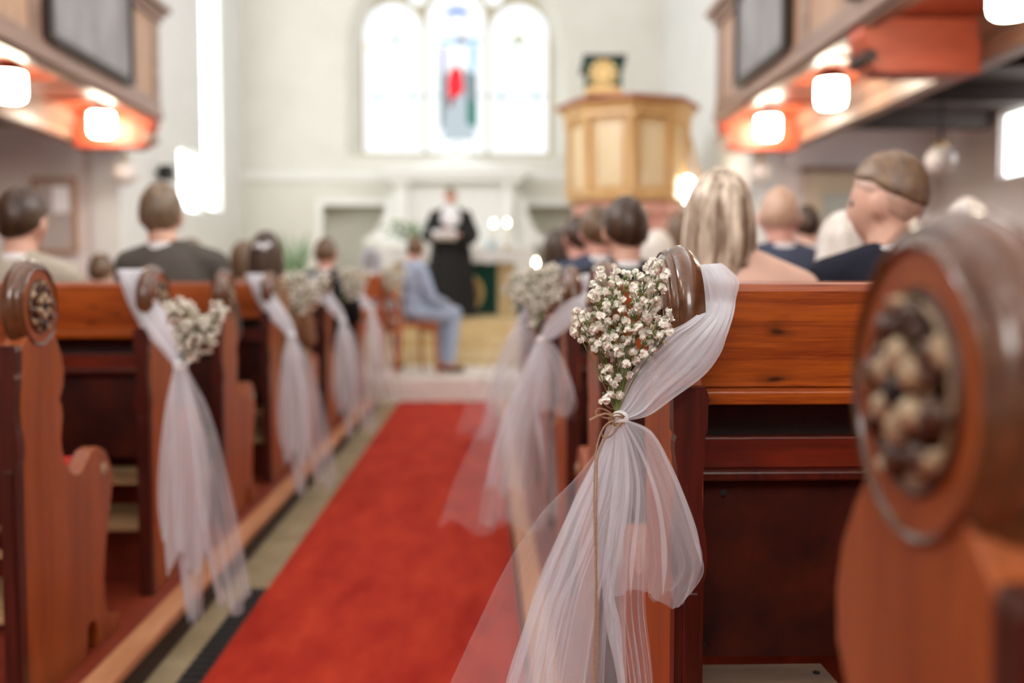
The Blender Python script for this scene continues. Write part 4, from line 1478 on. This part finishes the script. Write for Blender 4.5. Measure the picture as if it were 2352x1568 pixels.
def head_pt(a, e, k=1.0):
    """a = azimuth (0 = face, +y), e = elevation; head shape about its centre"""
    x, y, z = math.sin(a) * math.cos(e), math.cos(a) * math.cos(e), math.sin(e)
    px_, py_, pz = x * .077 * k, y * .097 * k, z * .120 * k
    if z < 0:
        px_ *= 1 - .30 * (-z) ** 1.4
        if y < 0:
            py_ *= 1 - .45 * (-z) ** 1.2
        else:
            py_ *= 1 + .06 * (-z)
    return px_, py_, pz


def head_mesh(g, c, rot, S):
    rows = []
    n, nn = 36, 30
    for i in range(nn + 1):
        e = R(-88 + 176 * i / nn)
        row = []
        for j in range(n):
            a = 2 * math.pi * j / n
            x, y, z = head_pt(a, e)
            if y > 0:
                y += .024 * math.exp(-(x / .013) ** 2 - ((z + .022) / .020) ** 2) + .012 * math.exp(-(x / .011) ** 2 - ((z - .006) / .024) ** 2)
                for s in (-1, 1):
                    y -= .010 * math.exp(-((x - s * .032) / .016) ** 2 - ((z - .002) / .013) ** 2)
                    y += .004 * math.exp(-((x - s * .034) / .02) ** 2 - ((z - .024) / .009) ** 2)
                y += .006 * math.exp(-(x / .022) ** 2 - ((z + .062) / .010) ** 2) + .010 * math.exp(-(x / .025) ** 2 - ((z + .100) / .016) ** 2)
            row.append(c + rot @ (Vector((x, y, z)) * S))
        rows.append(row)
    g.grid(rows, wrap=True, cap=True)
    for s in (-1, 1):
        er = rot @ Matrix.Rotation(s * R(-22), 3, 'Z')
        g.ell(c + rot @ (Vector((s * .080, -.006, -.010)) * S), (.011 * S, .021 * S, .035 * S), 12, er)


def hair_short(c, rot, S, m, parent, crown=.014, side=.008, low=-.070, front=.052, ear=.0, seed=0):
    rnd = random.Random(seed)
    g = MB()
    n, nr_ = 48, 16
    rows = []
    for i in range(nr_ + 1):
        row = []
        for j in range(n):
            a = 2 * math.pi * j / n
            ca = math.cos(a)
            zl = front * max(0, ca) ** .7 + (ear * (1 - abs(ca))) + low * max(0, -ca) ** .6
            el = math.asin(max(-.95, min(.95, zl / .120)))
            e = R(89) + (el - R(89)) * i / nr_
            x, y, z = head_pt(a, e)
            d = Vector((x / .077 ** 2, y / .097 ** 2, z / .12 ** 2)).normalized()
            up = max(0, math.sin(e))
            th = side + (crown - side) * up ** .8
            th += .0035 * noise.noise(Vector((x * 60 + seed, y * 25, z * 60)))
            if i == nr_:
                th = -.006
            row.append(c + rot @ ((Vector((x, y, z)) + d * th) * S))
        rows.append(row)
    g.grid(rows, wrap=True, cap=True)
    return g.build('hair', m, parent, smooth=180)


def hair_long(c, rot, S, m, parent, length=.22, width=1.0, open_=55, seed=0):
    g = MB()
    n, nr_ = 72, 26
    rows = []
    for i in range(nr_ + 1):
        t = i / nr_
        row = []
        for j in range(n):
            a = R(open_) + (2 * math.pi - 2 * R(open_)) * j / (n - 1)
            if t < .5:
                e = R(88) * (1 - t / .5)
                x, y, z = head_pt(a, e)
                x, y, z = x * 1.17, y * 1.16, z * 1.10
            else:
                q = (t - .5) / .5
                x, y, z = head_pt(a, 0)
                fl = 1.17 + .12 * math.sin(q * math.pi) * width - .12 * q
                x, y, z = x * fl, y * fl * (1 - .15 * q), -length * q
            rr = 1 + .035 * math.sin(a * 17 + 3 * t + seed) * t + .03 * noise.noise(Vector((a * 6, t * 2.5, seed)))
            if i == nr_:
                rr *= .80
            row.append(c + rot @ (Vector((x * rr, y * rr, z)) * S))
        rows.append(row)
    # inner side so the hair has thickness
    inner = [[c + rot @ (rot.inverted() @ (p - c) * .90) for p in r] for r in rows]
    k = len(rows)
    o = len(g.v)
    g.grid(rows)
    g.grid(inner)
    nc = n
    for i in range(k - 1):
        for j in (0, nc - 1):
            a0, a1 = i * nc + j, (i + 1) * nc + j
            g.f.append((a0, a1, a1 + k * nc, a0 + k * nc))
            g.m.append(0)
    return g.build('hair', m, parent, smooth=180)


def person(label, X, Y, top, hair, hair_kind='short', outfit='suit', cloth_='navy', shirt='white', skin_='fair', S=1.06, yaw=0, head_yaw=0, head_tilt=0,
           floor=.1, lean=0.0, sh=1.0, head_dx=0, group='wedding guests in the pews', voxel=.013, **hk):
    t = thing('person', label, 'person', (X, Y, floor), yaw, group)
    H = top - floor
    sk = SK[skin_]
    hc = Vector((head_dx, .035 + lean, H - .128 * S))
    rot = Matrix.Rotation(head_yaw, 3, 'Z') @ Matrix.Rotation(head_tilt, 3, 'X')
    nb = Vector((head_dx * .6, .0 + lean * .75, H - .268 * S))
    shz = H - .308 * S
    hip = .655
    hipc = Vector((0, 0, hip))
    chest = Vector((0, lean * .5, shz - .10 * S))
    swid = .165 * S * sh
    g = MB()
    head_mesh(g, hc, rot, S)
    g.capsule(nb, hc + Vector((0, -.015, -.05)) * S, .060 * S, .052 * S)
    g.capsule(Vector((-swid * .55, lean * .7, shz - .012)), Vector((swid * .55, lean * .7, shz - .012)), .064 * S, .064 * S)
    for s in ((-1, 1) if outfit == 'bare' else ()):
        g.capsule(nb + Vector((s * .02, -.01, .02)), Vector((s * swid * .95, lean * .7, shz - .026)), .046 * S, .054 * S)
    rx = Matrix.Rotation(-math.atan2(lean * .5, .3), 3, 'X')
    g.ell(chest + Vector((0, 0, -.03)), (.155 * S * sh, .10 * S, .20 * S), 18, rx)
    g.ell(hipc.lerp(chest, .35), (.135 * S, .10 * S, .17), 16)
    g.ell(hipc, (.165 * S, .115 * S, .105), 16)
    jn = {}
    for s in (-1, 1):
        a = Vector((s * swid, lean * .7, shz - .028))
        e = Vector((s * (swid + .05), .09 + lean, shz - .29 * S))
        wv = Vector((s * .085, .34 + lean * .6, max(.74, shz - .40 * S)))
        jn[s] = (a, e, wv)
        g.capsule(a, e, .052 * S, .038 * S)
        g.capsule(e, wv, .038 * S, .026 * S)
        d = (wv - e).normalized()
        g.ell(wv + d * .05, (.036, .045, .016), 10)
        sd = Vector((1, 0, 0))
        for k in range(4):
            b = wv + d * .085 + sd * (k - 1.5) * .019
            ln = (.062, .072, .068, .052)[k if s < 0 else 3 - k]
            m1 = b + d * ln * .5 + Vector((0, 0, -.004))
            g.capsule(b, m1, .0095, .009, 8)
            g.capsule(m1, m1 + d * ln * .4 + Vector((0, 0, -.022)), .009, .0075, 8)
        g.capsule(wv + d * .03 - sd * s * .03, wv + d * .07 - sd * s * .052, .011, .009, 8)
        kn = Vector((s * .11, .43, hip - .02))
        an = Vector((s * .11, .37, .10))
        jn[s] += (kn, an)
        g.capsule((s * .09, .02, hip), kn, .082 * S, .062 * S)
        g.capsule(kn, an, .058 * S, .040 * S)
        g.capsule(an + Vector((0, -.02, -.05)), an + Vector((0, .13, -.06)), .036, .032)
    blob('body', g, sk, t, voxel, 5)
    eyes = MB()
    for s in (-1, 1):
        eyes.ell(hc + rot @ (Vector((s * .031, .079, .002)) * S), (.011 * S,) * 3, 8)
    eyes.build('eyes', M['black'], t, smooth=180)
    cm = CL_[cloth_]
    # clothes
    j = MB()
    bare = outfit == 'bare'
    if not bare:
        j.capsule(Vector((-swid * .55, lean * .7 - .004, shz - .022)), Vector((swid * .55, lean * .7 - .004, shz - .022)), .072 * S, .072 * S)
        for s in (-1, 1):
            j.capsule(Vector((s * .050, lean * .7 - .014, shz + .036 * S)), Vector((s * swid * 1.0, lean * .7, shz - .030)), .046 * S, .066 * S)
    j.ell(chest + Vector((0, -.004, -.04)), (.178 * S * sh, .122 * S, (.215 if not bare else .13) * S), 20, rx)
    j.ell(hipc.lerp(chest, .35), (.158 * S, .122 * S, .19), 18)
    j.ell(hipc, (.182 * S, .132 * S, .112), 18)
    if not bare:
        for s in (-1, 1):
            a, e, wv = jn[s][:3]
            j.capsule(a, e, .066 * S, .052 * S)
            if outfit != 'short':
                j.capsule(e, e.lerp(wv, .93), .052 * S, .040 * S)
    blob('jacket' if outfit == 'suit' else 'dress', j, cm, t, voxel, 6)
    if outfit == 'suit':
        c2 = MB()
        for h0, h1, r0, r1 in ((-.016, .014, .069, .061),):
            rows = []
            for z, r in ((h0, r0 - .006), (h0, r0), (h1, r1 + .004), (h1 + .002, r1), (h1 - .01, r1 - .006)):
                rows.append([nb + Vector((r * S * math.cos(6.283 * k / 28), r * .95 * S * math.sin(6.283 * k / 28) - .004, (z + .012 * math.sin(-6.283 * k / 28)) * S)) for k in range(28)])
            c2.grid(rows, wrap=True)
        c2.build('shirt_collar', CL_[shirt], t, smooth=40)
    l = MB()
    legs = outfit == 'suit'
    for s in (-1, 1):
        kn, an = jn[s][3:5]
        l.capsule((s * .09, .02, hip - .005), kn + Vector((0, 0, .0)), .096 * S, .078 * S)
        l.capsule(kn, an.lerp(kn, .08), .074 * S, .058 * S)
    if not legs:
        l.capsule((0, .1, hip - .02), (0, .42, hip - .05), .12, .10)
    blob('trousers' if legs else 'skirt', l, CL_['ltblue'] if cloth_ == 'ltblue' else (CL_['dktrs'] if legs else cm), t, voxel, 5)
    sh_ = MB()
    for s in (-1, 1):
        an = jn[s][4]
        sh_.capsule(an + Vector((0, -.03, -.055)), an + Vector((0, .15, -.066)), .042, .036)
    blob('shoes', sh_, CL_['shoe'], t, .012, 4)
    hm = HR[hair]
    if hair_kind == 'short':
        hair_short(hc, rot, S, hm, t, seed=len(label), **hk)
    elif hair_kind == 'long':
        hair_long(hc, rot, S, hm, t, seed=len(label), **hk)
    elif hair_kind == 'undercut':
        hair_short(hc, rot, S * 1.0, HR['stubble'], t, crown=.004, side=.0015, low=-.075, front=.05, seed=3)
        hair_short(hc + rot @ Vector((0, -.004, .002)), rot, S, hm, t, crown=.019, side=.0045, low=-.020, front=.060, ear=.034, seed=5)
    return t, hc, jn


def guest(label, px_, py_, Y, hair, **k):
    q = P(px_, py_, Y)
    return person(label, q.x - k.get('head_dx', 0), Y, q.z, hair, **k)


R2, R3, R4, R5, R6 = 2.93, 3.91, 4.89, 5.87, 6.85
guest('blonde woman with bare back and shoulders, seen from behind on the right', 1660, 384, R2, 'blond', hair_kind='long', outfit='bare', cloth_='rose', skin_='peach', S=1.08, head_dx=-.07, length=.20, width=1.3, head_yaw=R(12))
guest('man in navy suit with slicked undercut hair, head turned left', 2052, 352, R2 + .02, 'slick', hair_kind='undercut', cloth_='navy', skin_='fair', S=1.14, head_yaw=R(48), sh=1.0)
guest('balding man in dark suit between the blonde woman and the undercut man', 1796, 424, R4, 'bald', cloth_='slate', skin_='pink', S=1.2, head_yaw=R(-10), crown=.004, side=.003, low=-.06)
guest('white haired woman in front of the undercut man', 1946, 484, R3 + .02, 'white', hair_kind='long', outfit='dress', cloth_='cream', S=1.08, length=.17, width=1.3, sh=.95)
guest('dark haired man in black suit behind the sharp flowers', 1440, 450, R3, 'dark', cloth_='black', skin_='fair', S=1.06, head_yaw=R(8))
guest('brown haired man in slate suit left of the man in black', 1374, 472, R4, 'brown', cloth_='slate', skin_='pink', S=1.02, head_yaw=R(10))
guest('dark haired man in the right pews, showing his left ear', 1328, 496, R5, 'dark', cloth_='navy', skin_='pink', S=1.03, head_yaw=R(25))
guest('woman with long dark hair beside the candle, farthest left of the right pews', 1280, 526, R6, 'dark', hair_kind='long', outfit='dress', cloth_='slate', S=1.04, length=.24)
guest('woman with pale hair half hidden by the sharp pew end', 1512, 528, R5, 'white', hair_kind='long', outfit='dress', cloth_='cream', S=1.12, length=.2)
guest('brown haired guest between the pulpit and the blonde woman', 1568, 484, R6, 'brown', hair_kind='long', outfit='dress', cloth_='rose', S=1.16, length=.16)
guest('guest in a pale blue shirt behind the balding man', 1856, 470, R5, 'dark', cloth_='paleblue', S=.98)
guest('far guest with pale pink face above the nearest pew end', 2230, 455, R4, 'white', cloth_='cream', skin_='peach', S=1.0)
guest('man in greige jacket with dark hair at the left edge', 40, 428, R3 + .05, 'dark', cloth_='greige', skin_='fair', S=1.08, head_yaw=R(-12))
guest('man in dark grey jacket with brown hair, behind the first left sash', 363, 418, 4.86, 'mid', cloth_='grey', skin_='fair', S=1.2, head_dx=-.06, head_yaw=R(4), low=-.085)
guest('small dark haired guest between the two men on the left', 227, 582, R6, 'brown', outfit='dress', cloth_='white', S=.98, sh=.8)
guest('brown haired guest just right of the man in dark grey', 434, 546, R6 + .02, 'mid', hair_kind='long', outfit='dress', cloth_='brown', S=1.0, length=.15)
wq = guest('dark haired woman with a white hair ornament in the left pews', 608, 530, R5 + .02, 'dark', hair_kind='long', outfit='dress', cloth_='brown', S=1.08, length=.26, width=1.2)
guest('brown haired woman left of the one with the hair ornament', 556, 552, R6 + .04, 'brown', hair_kind='long', outfit='dress', cloth_='brown', S=1.0, length=.2)
guest('man with short hair and dark suit in front of the grey niche', 746, 545, 7.83, 'brown', cloth_='black', skin_='pink', S=1.04, low=-.055)
# ornament in the woman's hair
hp = wq[1]
orn = MB()
for k in range(9):
    a = R(180) + (k - 4) * .11
    p = hp + Vector((math.sin(a) * .085, math.cos(a) * .118, .045 + .01 * math.cos(k)))
    orn.ell(p, (.015, .010, .013), 8)
orn.build('hair_ornament', M['linen'], wq[0], smooth=180)

# groom on his chair, bride beside him
def chair(label, x, y, rz, floor):
    t = thing('wooden_chair', label, 'chair', (x, y, floor), rz, 'wooden chairs of the couple')
    MB().box(-.22, .22, -.22, .22, .505, .545).build('seat', M['chair'], t, bevel=.012)
    for sx in (-1, 1):
        MB().tube([(sx * .19, .19, .51), (sx * .195, .20, .25), (sx * .20, .22, 0.0)], [.024, .020, .016], 10).build('leg', M['chair'], t, smooth=60)
        MB().tube([(sx * .20, -.27, 0), (sx * .195, -.21, .3), (sx * .19, -.20, .55), (sx * .19, -.25, .85), (sx * .19, -.30, 1.06)], [.016, .020, .022, .019, .016], 10).build('leg', M['chair'], t, smooth=60)
    MB().prism([(-.2, .80), (.2, .80), (.2, 1.03), (.10, 1.07), (-.10, 1.07), (-.2, 1.03)], -.285, -.255, lambda p, q, k: (p, k - (q - .93) * .22 , q)).build('backrest', M['chair'], t, bevel=.006)
    MB().box(-.18, .18, -.225, -.205, .60, .68).build('back_slat', M['chair'], t, bevel=.005)
    for yy in (-.2, .2):
        MB().box(-.19, .19, yy - .012, yy + .012, .44, .50).build('apron', M['chair'], t, bevel=.004)
    return t


gq = P(945, 800, 10.55)
GYW = R(-62)
chair("wooden chair under the groom in light blue", gq.x, 10.55, GYW, .23)
gt = person('groom in light blue suit sitting on a wooden chair, leaning forward', gq.x + .02, 10.56, P(952, 541, 10.6).z, 'brown', cloth_='ltblue', skin_='pink', S=1.1, yaw=GYW, head_yaw=R(60), floor=.23, lean=.02,
            group=None, voxel=.010, head_dx=-.06)
bqx = P(852, 700, 10.7)
chair('wooden chair under the bride in white', bqx.x, 10.72, R(-15), .23)
bt = person('bride with dark hair and white veil beside the groom', bqx.x, 10.74, P(855, 568, 10.7).z, 'black', hair_kind='long', outfit='dress', cloth_='white', skin_='fair', S=1.04, yaw=R(-20), head_yaw=R(-35), floor=.23,
            group=None, length=.12)
vm = MB()
rows = []
bh = bt[1]
for i in range(22):
    s = i / 21
    row = []
    for j in range(40):
        a = R(80) + R(200) * j / 39
        if s < .35:
            e = R(75) * (1 - s / .35)
            x, y, z = head_pt(a, e)
            x, y, z = x * 1.42, y * 1.42, z * 1.22
        else:
            q_ = (s - .35) / .65
            x, y, z = head_pt(a, 0)
            k_ = 1.42 + .9 * q_ + .05 * math.sin(a * 14) * q_
            x, y, z = x * k_, y * k_, -.75 * q_
        row.append(bh + Vector((x, y - .02, z)))
    rows.append(row)
vm.grid(rows)
vm.uv = [(j * .01, i * .03) for i in range(22) for j in range(40)]
vo = vm.build('veil', M['tulle_dense'], bt[0], smooth=180)

# pastor standing before the altar, facing the church
pq = P(1036, 735, 12.9)
pt_ = thing('person', 'pastor in long black robe with white bands, reading from white sheets', 'person', (pq.x, 12.9, .73), R(180))
ptop = P(1036, 431, 12.9).z - .73
S = ptop / 1.76
hc = Vector((0, .03, ptop - .125 * S))
rot = Matrix.Rotation(R(0), 3, 'Z') @ Matrix.Rotation(R(-10), 3, 'X')
g = MB()
head_mesh(g, hc, rot, S)
g.capsule((0, 0, ptop - .29 * S), hc + Vector((0, -.015, -.05)), .06 * S, .054 * S)
shz = ptop - .34 * S
g.capsule((-.10, 0, shz), (.10, 0, shz), .07, .07)
g.ell((0, 0, shz - .17), (.17, .11, .24), 16)
g.ell((0, 0, .98 * S), (.17, .12, .15), 16)
hands = {}
for s in (-1, 1):
    sh = Vector((s * .19 * S, 0, shz))
    e = Vector((s * .26, .08, shz - .30 * S))
    wv = Vector((s * .075, .30, shz - .26 * S)) if s > 0 else Vector((s * .09, .29, shz - .30 * S))
    hands[s] = (sh, e, wv)
    g.capsule(sh, e, .05, .04)
    g.capsule(e, wv, .038, .028)
    d = (wv - e).normalized()
    g.ell(wv + d * .045, (.035, .042, .02), 10, Matrix.Rotation(R(-s * 40), 3, 'Z'))
    up = Vector((0, .35, .94)).normalized()
    for k in range(4):
        b = wv + d * .075 + up * (k - 1.5) * .018
        ln = (.055, .068, .072, .06)[k]
        m1 = b + d * ln * .5
        g.capsule(b, m1, .0095, .009, 8)
        g.capsule(m1, m1 + d * ln * .35 + Vector((0, -.022, 0)), .009, .0075, 8)
    g.capsule(wv + d * .03 + up * .03, wv + d * .06 + up * .062, .011, .009, 8)
    g.capsule((s * .09, 0, .95 * S), (s * .10, .02, .52 * S), .085, .06)
    g.capsule((s * .10, .02, .52 * S), (s * .10, 0, .10), .055, .042)
    g.capsule((s * .10, -.04, .045), (s * .11, .14, .04), .038, .034)
blob('body', g, SK['fair'], pt_, .0075, 4)
rg = MB()
n = 72
rows = []
for z, rx_, ry_, f_ in ((.03, .34, .27, 1), (.3, .31, .24, .9), (.6, .285, .215, .7), (.95 * S, .25, .18, .4), (1.15 * S, .225, .155, .2), (shz - .12, .235, .15, .05), (shz - .03, .235, .13, 0), (shz + .045, .17, .10, 0), (shz + .085, .09, .08, 0), (shz + .085, .07, .065, 0)):
    rows.append([(rx_ * math.cos(6.2832 * j / n) * (1 + .06 * f_ * math.sin(j * 6.2832 * 11 / n)), ry_ * math.sin(6.2832 * j / n) * (1 + .06 * f_ * math.sin(j * 6.2832 * 11 / n + 1)), z) for j in range(n)])
rg.grid(rows, wrap=True)
rg.build('robe', M['robe'], pt_, smooth=180)
for s in (-1, 1):
    sh, e, wv = hands[s]
    sl = MB()
    rr = (.085, .09, .10, .115, .12, .11)
    path = spline([sh + Vector((0, 0, .0)), sh.lerp(e, .5), e + Vector((0, 0, -.01)), e.lerp(wv, .85) + Vector((0, 0, -.02))], 12)
    sl.tube(path, [.082 + .045 * (i / 11) ** 1.5 for i in range(12)], 20)
    sl.build('sleeve', M['robe'], pt_, smooth=60)
bb = MB()
bb.grid([[(x * w_, .118 + .03 * (1 - (x / .09) ** 2) + dy, z) for x in [(-.09 + .18 * k / 12) for k in range(13)]] for z, w_, dy in
         ((shz + .085, .7, -.035), (shz + .05, 1.05, .0), (shz - .03, 1.35, .015), (shz - .10, 1.4, .022), (shz - .16, 1.1, .026), (shz - .18, .7, .028))])
o = bb.build('white_bands', M['linen'], pt_, smooth=180)
o.modifiers.new('thick', 'SOLIDIFY').thickness = .008
cr = MB().zlathe([(0, .068), (.0, .074), (.05, .066), (.05, .060)], (0, 0, shz + .08), 24)
cr.build('collar', M['linen'], pt_, smooth=40)
hair_short(hc, rot, S, HR['mid'], pt_, crown=.012, side=.006, seed=12)
ey = MB()
for s in (-1, 1):
    ey.ell(hc + rot @ (Vector((s * .031, .079, .002)) * S), (.011 * S,) * 3, 8)
ey.build('eyes', M['black'], pt_, smooth=180)
lp_ = MB().ell(hc + rot @ (Vector((0, .092, -.062)) * S), (.022, .006, .007), 10)
lp_.build('lips', SK['pink'], pt_, smooth=180)
gl_ = MB()
for s in (-1, 1):
    gl_.lathe([(0, .020), (.003, .023), (0, .025)], lambda h, a_, b_: hc + rot @ (Vector((s * .031 + a_, .105 + h, .002 + b_)) * S), 18)
ppos = (pq.x - .07, 12.9 - .37, .73 + shz - .30)
pp = thing('hymn_sheets', 'white open sheets held by the pastor in black', 'paper', ppos, R(180))
pr_ = Matrix.Rotation(R(-35), 3, 'X')
for s in (-1, 1):
    pg = MB()
    for k in range(3):
        rows = [[pr_ @ Vector((s * (.002 + .15 * i / 6), -.012 * math.sin(math.pi * i / 6) + .004 * k, z)) for i in range(7)] for z in (-.075, .075)]
        pg.grid(rows)
    pg.build('page', M['paper'], pp, smooth=180).modifiers.new('thick', 'SOLIDIFY').thickness = .0015
